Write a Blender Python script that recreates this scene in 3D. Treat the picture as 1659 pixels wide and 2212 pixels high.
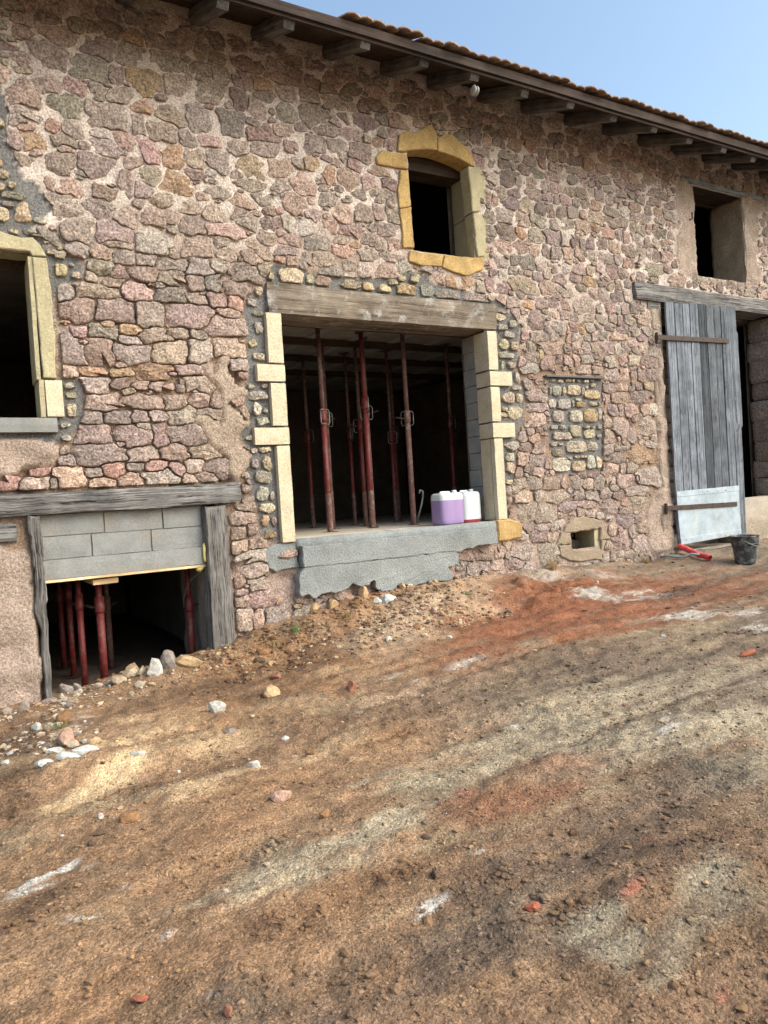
import bpy, bmesh, math, random
import numpy as np
from mathutils import Matrix, Vector

for o in list(bpy.data.objects): bpy.data.objects.remove(o)
scene = bpy.context.scene
COL = scene.collection

# ------------------------------------------------------------------ camera
cam_d = bpy.data.cameras.new('camera'); cam = bpy.data.objects.new('camera', cam_d); COL.objects.link(cam)
cam.matrix_world = Matrix(((0.859567, 0.065256, -0.506839, 0.0), (-0.507142, -0.013072, -0.861764, -6.888),
                           (-0.06286, 0.997783, 0.021857, 1.6), (0, 0, 0, 1)))
cam_d.sensor_fit = 'HORIZONTAL'; cam_d.sensor_width = 36.0; cam_d.lens = 36.0 * 1600.0 / 1659.0
cam_d.clip_start = 0.05; cam_d.clip_end = 2000.0
scene.camera = cam

# ------------------------------------------------------------------ sky and sun
SUN_EL, SUN_AZ = 40.0, 142.0        # degrees; azimuth clockwise from +Y
world = bpy.data.worlds.new('World'); scene.world = world; world.use_nodes = True
wn = world.node_tree.nodes; wl = world.node_tree.links
sky = wn.new('ShaderNodeTexSky'); sky.sky_type = 'NISHITA'; sky.sun_disc = False
sky.sun_elevation = math.radians(SUN_EL); sky.sun_rotation = math.radians(SUN_AZ)
sky.air_density = 1.0; sky.dust_density = 5.0; sky.ozone_density = 0.7; sky.altitude = 300
hz = wn.new('ShaderNodeMix'); hz.data_type = 'RGBA'; hz.blend_type = 'MULTIPLY'; hz.inputs['Factor'].default_value = 1.0; hz.inputs['B'].default_value = (1.02, 1.09, 1.04, 1)   # even tint on the sky colour, shifting its light towards cyan
bg = wn['Background']; wl.new(sky.outputs['Color'], hz.inputs['A']); wl.new([o for o in hz.outputs if o.type == 'RGBA'][0], bg.inputs['Color']); bg.inputs['Strength'].default_value = 0.15
sun_d = bpy.data.lights.new('sun', 'SUN'); sun = bpy.data.objects.new('sun', sun_d); COL.objects.link(sun)
sun_d.energy = 1.0; sun_d.angle = math.radians(55.0); sun_d.color = (1.0, 0.95, 0.95)
_e, _a = math.radians(SUN_EL), math.radians(SUN_AZ)
sd = Vector((math.sin(_a) * math.cos(_e), math.cos(_a) * math.cos(_e), math.sin(_e)))
sun.rotation_euler = (-sd).to_track_quat('-Z', 'Y').to_euler()
sun.location = (0, -10, 15)
vs = scene.view_settings
vs.view_transform = 'Standard'; vs.look = 'None'; vs.exposure = 1.05; vs.gamma = 1.0; vs.use_curve_mapping = False

# ------------------------------------------------------------------ helpers
rng = np.random.default_rng(7); random.seed(7)
def s2l(c):
    c = np.asarray(c, float) / 255.0
    return np.where(c <= 0.04045, c / 12.92, ((c + 0.055) / 1.055) ** 2.4)
def _hash(i, j, k, s):
    h = (i * 374761393 + j * 668265263 + k * 2147483647 + s * 1274126177) & 0xffffffff
    h = ((h ^ (h >> 13)) * 1274126177) & 0xffffffff
    return ((h ^ (h >> 16)) & 0xffff) / 65535.0
def vn(p, seed=0):
    """value noise in -1..1 at points p (n,3)"""
    p = np.asarray(p, float); i = np.floor(p).astype(np.int64); f = p - i; f = f * f * (3 - 2 * f)
    r = 0
    for a in (0, 1):
        for b in (0, 1):
            for c in (0, 1):
                w = (f[:, 0] if a else 1 - f[:, 0]) * (f[:, 1] if b else 1 - f[:, 1]) * (f[:, 2] if c else 1 - f[:, 2])
                r = r + w * _hash(i[:, 0] + a, i[:, 1] + b, i[:, 2] + c, seed)
    return r * 2 - 1
def fbm(p, seed=0, oct=4, gain=0.5):
    p = np.asarray(p, float); a, r = 1.0, 0
    for k in range(oct):
        r = r + a * vn(p * (2 ** k) + 17.3 * k, seed + k); a *= gain
    return r
def tag(o, label=None, cat=None, group=None, kind=None):
    if label: o['label'] = label
    if cat: o['category'] = cat
    if group: o['group'] = group
    if kind: o['kind'] = kind
    return o
def empty(name, loc=(0, 0, 0), rz=0.0, parent=None):
    o = bpy.data.objects.new(name, None); COL.objects.link(o); o.location = loc; o.rotation_euler = (0, 0, rz)
    o.empty_display_size = 0.1
    if parent: o.parent = parent
    return o
def obj(name, v, f, mat, parent=None, loc=(0, 0, 0), smooth=False, col=None):
    me = bpy.data.meshes.new(name); me.from_pydata([tuple(map(float, q)) for q in v], [], [tuple(map(int, q)) for q in f]); me.update()
    if smooth: me.polygons.foreach_set('use_smooth', [True] * len(me.polygons))
    if col is not None:
        at = me.color_attributes.new('col', 'FLOAT_COLOR', 'POINT')
        c = np.asarray(col, float)
        if c.ndim == 1: c = np.tile(c, (len(v), 1))
        at.data.foreach_set('color', np.hstack([c, np.ones((len(c), 1))]).ravel())
    if mat: me.materials.append(mat)
    o = bpy.data.objects.new(name, me); COL.objects.link(o); o.location = loc
    if parent: o.parent = parent
    return o
def inpoly(x, z, poly):
    x = np.asarray(x, float); z = np.asarray(z, float); r = np.zeros(x.shape, bool); n = len(poly)
    for i in range(n):
        x0, z0 = poly[i]; x1, z1 = poly[(i + 1) % n]
        if z0 == z1: continue
        c = ((z0 > z) != (z1 > z)) & (x < (x1 - x0) * (z - z0) / (z1 - z0) + x0)
        r ^= c
    return r
def rough_box(x0, x1, y0, y1, z0, z1, seg=0.06, amp=0.004, freq=(12, 12, 12), seed=0, rnd=0.0):
    """box cut into cells, edges rounded by rnd, every vertex pushed by noise; returns v, f"""
    V, F, ids = [], [], {}
    n = [max(1, int(round((b - a) / seg))) for a, b in ((x0, x1), (y0, y1), (z0, z1))]
    lo = (x0, y0, z0); hi = (x1, y1, z1)
    n = [min(k, 70) for k in n]
    def vid(ix):
        if ix not in ids:
            ids[ix] = len(V); V.append([lo[k] + (hi[k] - lo[k]) * ix[k] / n[k] for k in range(3)])
        return ids[ix]
    for ax in range(3):
        a, b = [(1, 2), (2, 0), (0, 1)][ax]
        for side in (0, 1):
            for i in range(n[a]):
                for j in range(n[b]):
                    q = []
                    for (di, dj) in ((0, 0), (1, 0), (1, 1), (0, 1)):
                        ix = [0, 0, 0]; ix[ax] = n[ax] * side; ix[a] = i + di; ix[b] = j + dj; q.append(vid(tuple(ix)))
                    F.append(q if side else q[::-1])
    V = np.array(V)
    if rnd > 0:
        for k in range(3):
            o1, o2 = [q for q in range(3) if q != k]
            onedge = np.zeros(len(V))
            for q in (o1, o2):
                onedge += ((V[:, q] <= lo[q] + 1e-9) | (V[:, q] >= hi[q] - 1e-9))
            at = (onedge >= 1)
            m = at & (V[:, k] <= lo[k] + 1e-9); V[m, k] += rnd
            m = at & (V[:, k] >= hi[k] - 1e-9 - (rnd if False else 0)) & ~m; V[m, k] -= rnd
    if amp:
        fr = np.array(freq, float)
        V = V + amp * np.stack([vn(V * fr + 3.1, seed + 11), fbm(V * fr + 9.7, seed + 23, 2), fbm(V * fr + 21.3, seed + 37, 2)], 1)
    return V, F
def rbox(name, x0, x1, y0, y1, z0, z1, mat, parent=None, seg=0.06, amp=0.004, freq=(12, 12, 12), seed=0, rnd=0.0, smooth=False, col=None, **kw):
    v, f = rough_box(x0, x1, y0, y1, z0, z1, seg, amp, freq, seed, rnd)
    c = np.array([(x0 + x1) / 2, (y0 + y1) / 2, (z0 + z1) / 2])
    return obj(name, v - c, f, mat, parent, c, smooth, col)
def join(parts):
    V, F, n = [], [], 0
    for v, f in parts:
        V += [tuple(q) for q in v]; F += [[i + n for i in q] for q in f]; n += len(v)
    return np.array(V), F
def tube(pts, r, n=8, cap=True):
    """swept circle along a polyline; r a number or one per point"""
    P = [Vector(p) for p in pts]; R = r if hasattr(r, '__len__') else [r] * len(P)
    V, F = [], []; up = None
    for i, p in enumerate(P):
        t = (P[min(i + 1, len(P) - 1)] - P[max(i - 1, 0)]).normalized()
        if up is None:
            up = t.orthogonal().normalized()
        up = (up - t * up.dot(t)).normalized(); b = t.cross(up)
        for k in range(n):
            a = 2 * math.pi * k / n; V.append(p + (up * math.cos(a) + b * math.sin(a)) * R[i])
    for i in range(len(P) - 1):
        for k in range(n):
            F.append([i * n + k, i * n + (k + 1) % n, (i + 1) * n + (k + 1) % n, (i + 1) * n + k])
    if cap:
        F.append(list(range(n))[::-1]); F.append([(len(P) - 1) * n + k for k in range(n)])
    return np.array([tuple(v) for v in V]), F
def lathe(prof, n=32):
    V, F = [], []
    for r, z in prof:
        for k in range(n):
            a = 2 * math.pi * k / n; V.append((r * math.cos(a), r * math.sin(a), z))
    for i in range(len(prof) - 1):
        for k in range(n):
            F.append([i * n + k, i * n + (k + 1) % n, (i + 1) * n + (k + 1) % n, (i + 1) * n + k])
    return np.array(V), F
def slab(name, poly, yf, yb, mat, parent=None, seed=0, bevel=0.008, jit=0.004, step=0.04, bulge=0.0, col=None):
    """a traced outline (x, z) given thickness: front at yf, back at yb, worn edge"""
    P = []
    for i in range(len(poly)):
        a = np.array(poly[i], float); b = np.array(poly[(i + 1) % len(poly)], float); n = max(1, int(np.linalg.norm(b - a) / step))
        for k in range(n): P.append(a + (b - a) * k / n)
    P = np.array(P); q = np.c_[P[:, 0], P[:, 0] * 0, P[:, 1]]
    P = P + jit * np.stack([fbm(q * 14, seed, 3), fbm(q * 14, seed + 50, 3)], 1)
    ar = 0.5 * np.sum(P[:, 0] * np.roll(P[:, 1], -1) - np.roll(P[:, 0], -1) * P[:, 1])
    if ar < 0: P = P[::-1]
    t = np.roll(P, -1, 0) - np.roll(P, 1, 0); nrm = np.stack([-t[:, 1], t[:, 0]], 1); nrm /= np.linalg.norm(nrm, axis=1)[:, None] + 1e-9
    c = P.mean(0); n = len(P)
    rings = [(P, yb), (P, yf + bevel), (P + nrm * bevel, yf)]
    V = [];
    for R, y in rings:
        for k in range(n):
            V.append((R[k, 0] - c[0], y, R[k, 1] - c[1]))
    V = np.array(V)
    w = V + np.array([c[0], 0, c[1]])
    V[n:, 1] += 0.35 * jit * vn(w[n:] * 20, seed + 5)
    F = []
    for i in range(2):
        for k in range(n): F.append([i * n + k, i * n + (k + 1) % n, (i + 1) * n + (k + 1) % n, (i + 1) * n + k])
    F.append([2 * n + k for k in range(n)]); F.append([k for k in range(n)][::-1])
    return obj(name, V, F, mat, parent, (c[0], 0, c[1]), False, col)

# ------------------------------------------------------------------ materials
def newmat(name):
    m = bpy.data.materials.new(name); m.use_nodes = True; nt = m.node_tree
    return m, nt, nt.nodes, nt.links, nt.nodes['Principled BSDF']
def _noise(nt, vec, scale, detail=4, rough=0.6):
    n = nt.nodes.new('ShaderNodeTexNoise'); n.inputs['Scale'].default_value = scale; n.inputs['Detail'].default_value = detail
    n.inputs['Roughness'].default_value = rough; nt.links.new(vec, n.inputs['Vector']); return n.outputs['Fac']
def _ramp(nt, fac, stops):
    r = nt.nodes.new('ShaderNodeValToRGB'); nt.links.new(fac, r.inputs['Fac']); e = r.color_ramp.elements
    while len(e) < len(stops): e.new(0.5)
    for k, (p, c) in enumerate(stops):
        e[k].position = p; e[k].color = (c, c, c, 1) if not hasattr(c, '__len__') else (*c, 1)
    return r.outputs['Color']
def _mix(nt, a, b, fac, mode='MIX'):
    m = nt.nodes.new('ShaderNodeMix'); m.data_type = 'RGBA'; m.blend_type = mode
    for s, v in ((m.inputs['Factor'], fac), (m.inputs['A'], a), (m.inputs['B'], b)):
        if hasattr(v, 'is_linked') or hasattr(v, 'links'): nt.links.new(v, s)
        elif hasattr(v, '__len__'): s.default_value = (*v, 1) if len(v) == 3 else v
        else: s.default_value = v if s.type == 'VALUE' else (v, v, v, 1)
    return [o for o in m.outputs if o.type == 'RGBA'][0]
def _bump(nt, h, strength, dist, prev=None):
    b = nt.nodes.new('ShaderNodeBump'); b.inputs['Strength'].default_value = strength; b.inputs['Distance'].default_value = dist
    nt.links.new(h, b.inputs['Height'])
    if prev: nt.links.new(prev, b.inputs['Normal'])
    return b.outputs['Normal']
def mineral(name, base=None, speck=60, lo=0.5, hi=1.5, patch=6, plo=0.8, phi=1.2, tint=None, bscale=30, bdist=0.012, rough=0.95, grains=None, bstr=0.8, clods=None):
    m, nt, N, L, B = newmat(name); g = N.new('ShaderNodeNewGeometry').outputs['Position']
    if base is None:
        a = N.new('ShaderNodeAttribute'); a.attribute_name = 'col'; c = a.outputs['Color']
    else:
        a = N.new('ShaderNodeRGB'); a.outputs[0].default_value = (*base, 1); c = a.outputs[0]
    c = _mix(nt, c, _ramp(nt, _noise(nt, g, patch, 4, 0.6), [(0.3, plo), (0.7, phi)]), 1.0, 'MULTIPLY')
    if tint is not None: c = _mix(nt, c, tint, _ramp(nt, _noise(nt, g, patch * 0.7, 5, 0.65), [(0.5, 0.0), (0.72, 0.55)]))
    c = _mix(nt, c, _ramp(nt, _noise(nt, g, speck, 3, 0.7), [(0.32, lo), (0.5, 1.0), (0.68, hi)]), 1.0, 'MULTIPLY')
    if grains:
        v = N.new('ShaderNodeTexVoronoi'); v.inputs['Scale'].default_value = grains; L.new(g, v.inputs['Vector'])
        c = _mix(nt, c, (0.55, 0.5, 0.46), _ramp(nt, v.outputs['Distance'], [(0.08, 0.55), (0.22, 0.0)]))
    L.new(c, B.inputs['Base Color']); B.inputs['Roughness'].default_value = rough
    B.inputs['Specular IOR Level'].default_value = 0.2
    nrm = _bump(nt, _noise(nt, g, bscale, 6, 0.7), bstr, bdist)
    if clods:
        for sc, am, di, ca in clods:
            v = N.new('ShaderNodeTexVoronoi'); v.inputs['Scale'].default_value = sc; v.inputs['Randomness'].default_value = 1.0
            wv = N.new('ShaderNodeVectorMath'); wv.operation = 'MULTIPLY_ADD'; nn = N.new('ShaderNodeTexNoise'); nn.inputs['Scale'].default_value = sc * .6; L.new(g, nn.inputs['Vector'])
            L.new(nn.outputs['Color'], wv.inputs[0]); wv.inputs[1].default_value = (.25 / sc,) * 3; L.new(g, wv.inputs[2]); L.new(wv.outputs[0], v.inputs['Vector'])
            inv = _ramp(nt, v.outputs['Distance'], [(0.0, 1.0), (0.75, 0.0)])
            nrm = _bump(nt, inv, am, di, nrm)
            c = _mix(nt, c, _ramp(nt, v.outputs['Color'], [(0.1, 1 - ca), (0.9, 1 + ca * .85)]), 1.0, 'MULTIPLY')
        L.new(c, B.inputs['Base Color'])
    L.new(nrm, B.inputs['Normal']); return m
def wood(name, dark, light, axis=0, fine=45, long=1.6, bdist=0.012, rough=0.85, patch=None, lo=0.35, hi=0.68, bstr=1.0, vary=0.0):
    m, nt, N, L, B = newmat(name); g = N.new('ShaderNodeTexCoord').outputs['Object']
    mp = N.new('ShaderNodeMapping'); sc = [fine] * 3; sc[axis] = long; mp.inputs['Scale'].default_value = sc
    oi = N.new('ShaderNodeObjectInfo'); cv = N.new('ShaderNodeVectorMath'); cv.operation = 'MULTIPLY_ADD'
    L.new(oi.outputs['Random'], cv.inputs[0]); cv.inputs[1].default_value = (31, 17, 23); L.new(g, cv.inputs[2])
    # gentle warp so the grain wanders round knots
    w = N.new('ShaderNodeTexNoise'); w.inputs['Scale'].default_value = 5; w.inputs['Detail'].default_value = 2; L.new(cv.outputs[0], w.inputs['Vector'])
    wv = N.new('ShaderNodeVectorMath'); wv.operation = 'MULTIPLY_ADD'; L.new(w.outputs['Color'], wv.inputs[0]); wv.inputs[1].default_value = (0.035, 0.035, 0.035); L.new(cv.outputs[0], wv.inputs[2])
    L.new(wv.outputs[0], mp.inputs['Vector'])
    n1 = _noise(nt, mp.outputs[0], 1.0, 8, 0.72)
    n2 = _noise(nt, cv.outputs[0], 4, 4, 0.6)
    c = _ramp(nt, n1, [(lo, dark), (lo + .35 * (hi - lo), np.asarray(dark) * .45 + np.asarray(light) * .55), (hi, light)])
    c = _mix(nt, c, _ramp(nt, n2, [(0.3, 0.6), (0.7, 1.3)]), 1.0, 'MULTIPLY')
    if vary: c = _mix(nt, c, _ramp(nt, oi.outputs['Random'], [(0.0, 1 - vary), (1.0, 1 + vary)]), 1.0, 'MULTIPLY')
    if patch is not None: c = _mix(nt, c, patch, _ramp(nt, _noise(nt, cv.outputs[0], 6, 4, 0.7), [(0.55, 0.0), (0.7, 0.75)]))
    L.new(c, B.inputs['Base Color']); B.inputs['Roughness'].default_value = rough; B.inputs['Specular IOR Level'].default_value = 0.25
    L.new(_bump(nt, n1, bstr, bdist), B.inputs['Normal']); return m
def plain(name, col, rough=0.6, metal=0.0, var=0.25, scale=14, bump=0.0, tint=None, tamt=0.5, tscale=8):
    m, nt, N, L, B = newmat(name); g = N.new('ShaderNodeNewGeometry').outputs['Position']
    c = _mix(nt, col, _ramp(nt, _noise(nt, g, scale, 5, 0.7), [(0.3, 1 - var), (0.7, 1 + var)]), 1.0, 'MULTIPLY')
    if tint is not None: c = _mix(nt, c, tint, _ramp(nt, _noise(nt, g, tscale, 6, 0.7), [(0.5, 0.0), (0.66, tamt)]))
    L.new(c, B.inputs['Base Color']); B.inputs['Roughness'].default_value = rough; B.inputs['Metallic'].default_value = metal
    if bump: L.new(_bump(nt, _noise(nt, g, 60, 4, 0.6), 0.6, bump), B.inputs['Normal'])
    return m

M = {}
M['harl'] = mineral('harl', tuple(s2l((156, 143, 127))), 60, 0.6, 1.35, 5, 0.85, 1.12, None, 30, 0.02, 0.98)
M['granite'] = mineral('granite', None, 50, 0.34, 1.75, 7, 0.8, 1.2, tuple(s2l((164, 146, 134))), 24, 0.03, 0.95, 105, 1.0)
M['mortar'] = mineral('mortar', None, 60, 0.5, 1.45, 5, 0.85, 1.12, None, 34, 0.03, 0.98, None, 1.0)
M['cream'] = mineral('cream_limestone', tuple(s2l((202, 190, 164))), 60, 0.76, 1.15, 6, 0.84, 1.08, tuple(s2l((188, 172, 138))), 40, 0.010, 0.92)
M['ochre'] = mineral('ochre_limestone', tuple(s2l((181, 152, 102))), 60, 0.62, 1.25, 7, 0.72, 1.15, tuple(s2l((152, 116, 72))), 45, 0.008, 0.9)
M['oldstone'] = mineral('weathered_limestone', tuple(s2l((172, 162, 132))), 70, 0.75, 1.2, 6, 0.85, 1.12, tuple(s2l((156, 144, 112))), 34, 0.01, 0.92)
M['ventstone'] = mineral('vent_stone', tuple(s2l((150, 135, 116))), 60, 0.6, 1.3, 6, 0.8, 1.15, tuple(s2l((136, 122, 104))), 34, 0.014, 0.95)
M['jambstone'] = mineral('grey_limestone', tuple(s2l((150, 142, 118))), 70, 0.88, 1.1, 5, 0.9, 1.08, None, 60, 0.003, 0.9)
M['block'] = mineral('concrete_block', tuple(s2l((137, 138, 136))), 120, 0.75, 1.2, 5, 0.85, 1.12, tuple(s2l((142, 132, 116))), 90, 0.005, 0.95)
M['concrete'] = mineral('fresh_concrete', tuple(s2l((138, 142, 141))), 60, 0.82, 1.14, 3, 0.76, 1.14, tuple(s2l((166, 167, 163))), 46, 0.02, 0.95, None, 0.8, ((60, 0.45, 0.006, 0.07),))
M['slab'] = mineral('floor_concrete', tuple(s2l((170, 160, 146))), 60, 0.75, 1.2, 4, 0.85, 1.12, None, 40, 0.008, 0.95)
M['plaster'] = mineral('inner_plaster', tuple(s2l((128, 124, 116))), 40, 0.8, 1.2, 3, 0.75, 1.2, None, 20, 0.01, 0.95)
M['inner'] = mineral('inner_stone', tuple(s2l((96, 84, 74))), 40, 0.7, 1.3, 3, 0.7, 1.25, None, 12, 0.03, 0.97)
M['oak'] = wood('grey_oak_x', s2l((30, 29, 30)), s2l((150, 147, 144)), 0, 58, 1.6, 0.03, lo=0.38, hi=0.64)
M['oak_z'] = wood('grey_oak_z', s2l((34, 32, 32)), s2l((146, 141, 136)), 2, 58, 1.6, 0.03, lo=0.37, hi=0.65)
M['lintel'] = wood('brown_oak', s2l((72, 60, 50)), s2l((146, 134, 119)), 0, 26, 1.0, 0.02, patch=tuple(s2l((178, 178, 174))))
M['door'] = wood('grey_plank', s2l((20, 21, 24)), s2l((134, 140, 149)), 2, 52, 0.4, 0.02, lo=0.36, hi=0.68, vary=0.5)
M['rafter'] = wood('rafter_wood', s2l((42, 39, 38)), s2l((108, 104, 100)), 1, 40, 2.2, 0.012)
M['fascia'] = wood('fascia_wood', s2l((34, 27, 25)), s2l((70, 57, 50)), 0, 34, 1.2, 0.006)
M['soffit'] = wood('soffit_wood', s2l((30, 24, 20)), s2l((70, 55, 44)), 0, 26, 1.2, 0.006)
M['pine'] = wood('pine', s2l((196, 160, 112)), s2l((232, 206, 164)), 0, 40, 2, 0.003, rough=0.7)
M['tile'] = mineral('clay_tile', tuple(s2l((136, 114, 100))), 50, 0.7, 1.3, 9, 0.75, 1.25, tuple(s2l((184, 178, 166))), 30, 0.006, 0.92)
M['red'] = plain('red_paint', s2l((98, 28, 26)), 0.6, 0.0, 0.25, 30, 0, tuple(s2l((104, 84, 76))), 0.7, 22)
M['prop_grey'] = plain('galvanised_prop', s2l((122, 126, 126)), 0.55, 0.3, 0.25, 24, 0, tuple(s2l((90, 80, 72))), 0.5, 20)
M['prop_dirty'] = plain('cement_splashed_tube', s2l((92, 60, 54)), 0.8, 0.0, 0.3, 30, 0, tuple(s2l((132, 124, 116))), 0.7, 22)
M['iron'] = plain('rusty_iron', s2l((66, 54, 50)), 0.65, 0.4, 0.3, 30, 0.002, tuple(s2l((92, 66, 50))), 0.5, 12)
M['zinc'] = plain('zinc_sheet', s2l((160, 173, 184)), 0.5, 0.3, 0.28, 5, 0.002, tuple(s2l((176, 180, 178))), 0.7, 4)
M['slate'] = plain('dark_slate', s2l((74, 76, 80)), 0.6, 0.0, 0.2, 20, 0.002)
M['board_grey'] = wood('blue_grey_board', s2l((96, 102, 110)), s2l((150, 156, 164)), 0, 40, 2, 0.003)
M['black'] = plain('black_rubber', s2l((52, 56, 60)), 0.6, 0.0, 0.25, 20, 0.002, tuple(s2l((150, 152, 150))), 0.75, 12)
M['wire'] = plain('wire', s2l((120, 116, 110)), 0.45, 0.6, 0.2, 40)
M['hose'] = plain('grey_hose', s2l((120, 126, 130)), 0.5, 0.0, 0.15, 40)
M['redpipe'] = plain('red_conduit', s2l((206, 70, 70)), 0.42, 0.0, 0.12, 20)
M['foam'] = plain('yellow_foam', s2l((214, 200, 120)), 0.8, 0.0, 0.2, 30, 0.004)
M['bulletwhite'] = plain('white_porcelain', s2l((150, 150, 144)), 0.5, 0.0, 0.15, 30)
def hdpe(name, col, sss=0.35):
    m, nt, N, L, B = newmat(name); B.inputs['Base Color'].default_value = (*col, 1); B.inputs['Roughness'].default_value = 0.28
    B.inputs['Subsurface Weight'].default_value = sss; B.inputs['Subsurface Radius'].default_value = (0.06, 0.04, 0.04); B.inputs['Subsurface Scale'].default_value = 0.6
    B.inputs['Coat Weight'].default_value = 0.3; B.inputs['Coat Roughness'].default_value = 0.15
    return m
M['can'] = hdpe('milky_plastic', s2l((204, 210, 210)))
M['liquid'] = hdpe('plastic_with_violet_liquid', s2l((148, 126, 170)), 0.3)
M['liquid_red'] = hdpe('plastic_with_red_liquid', s2l((150, 40, 56)), 0.3)
M['dry'] = plain('dry_grass', s2l((150, 124, 84)), 0.9, 0, 0.3, 40)
M['leaf'] = plain('weed_green', s2l((86, 108, 60)), 0.8, 0, 0.3, 40)

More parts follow.
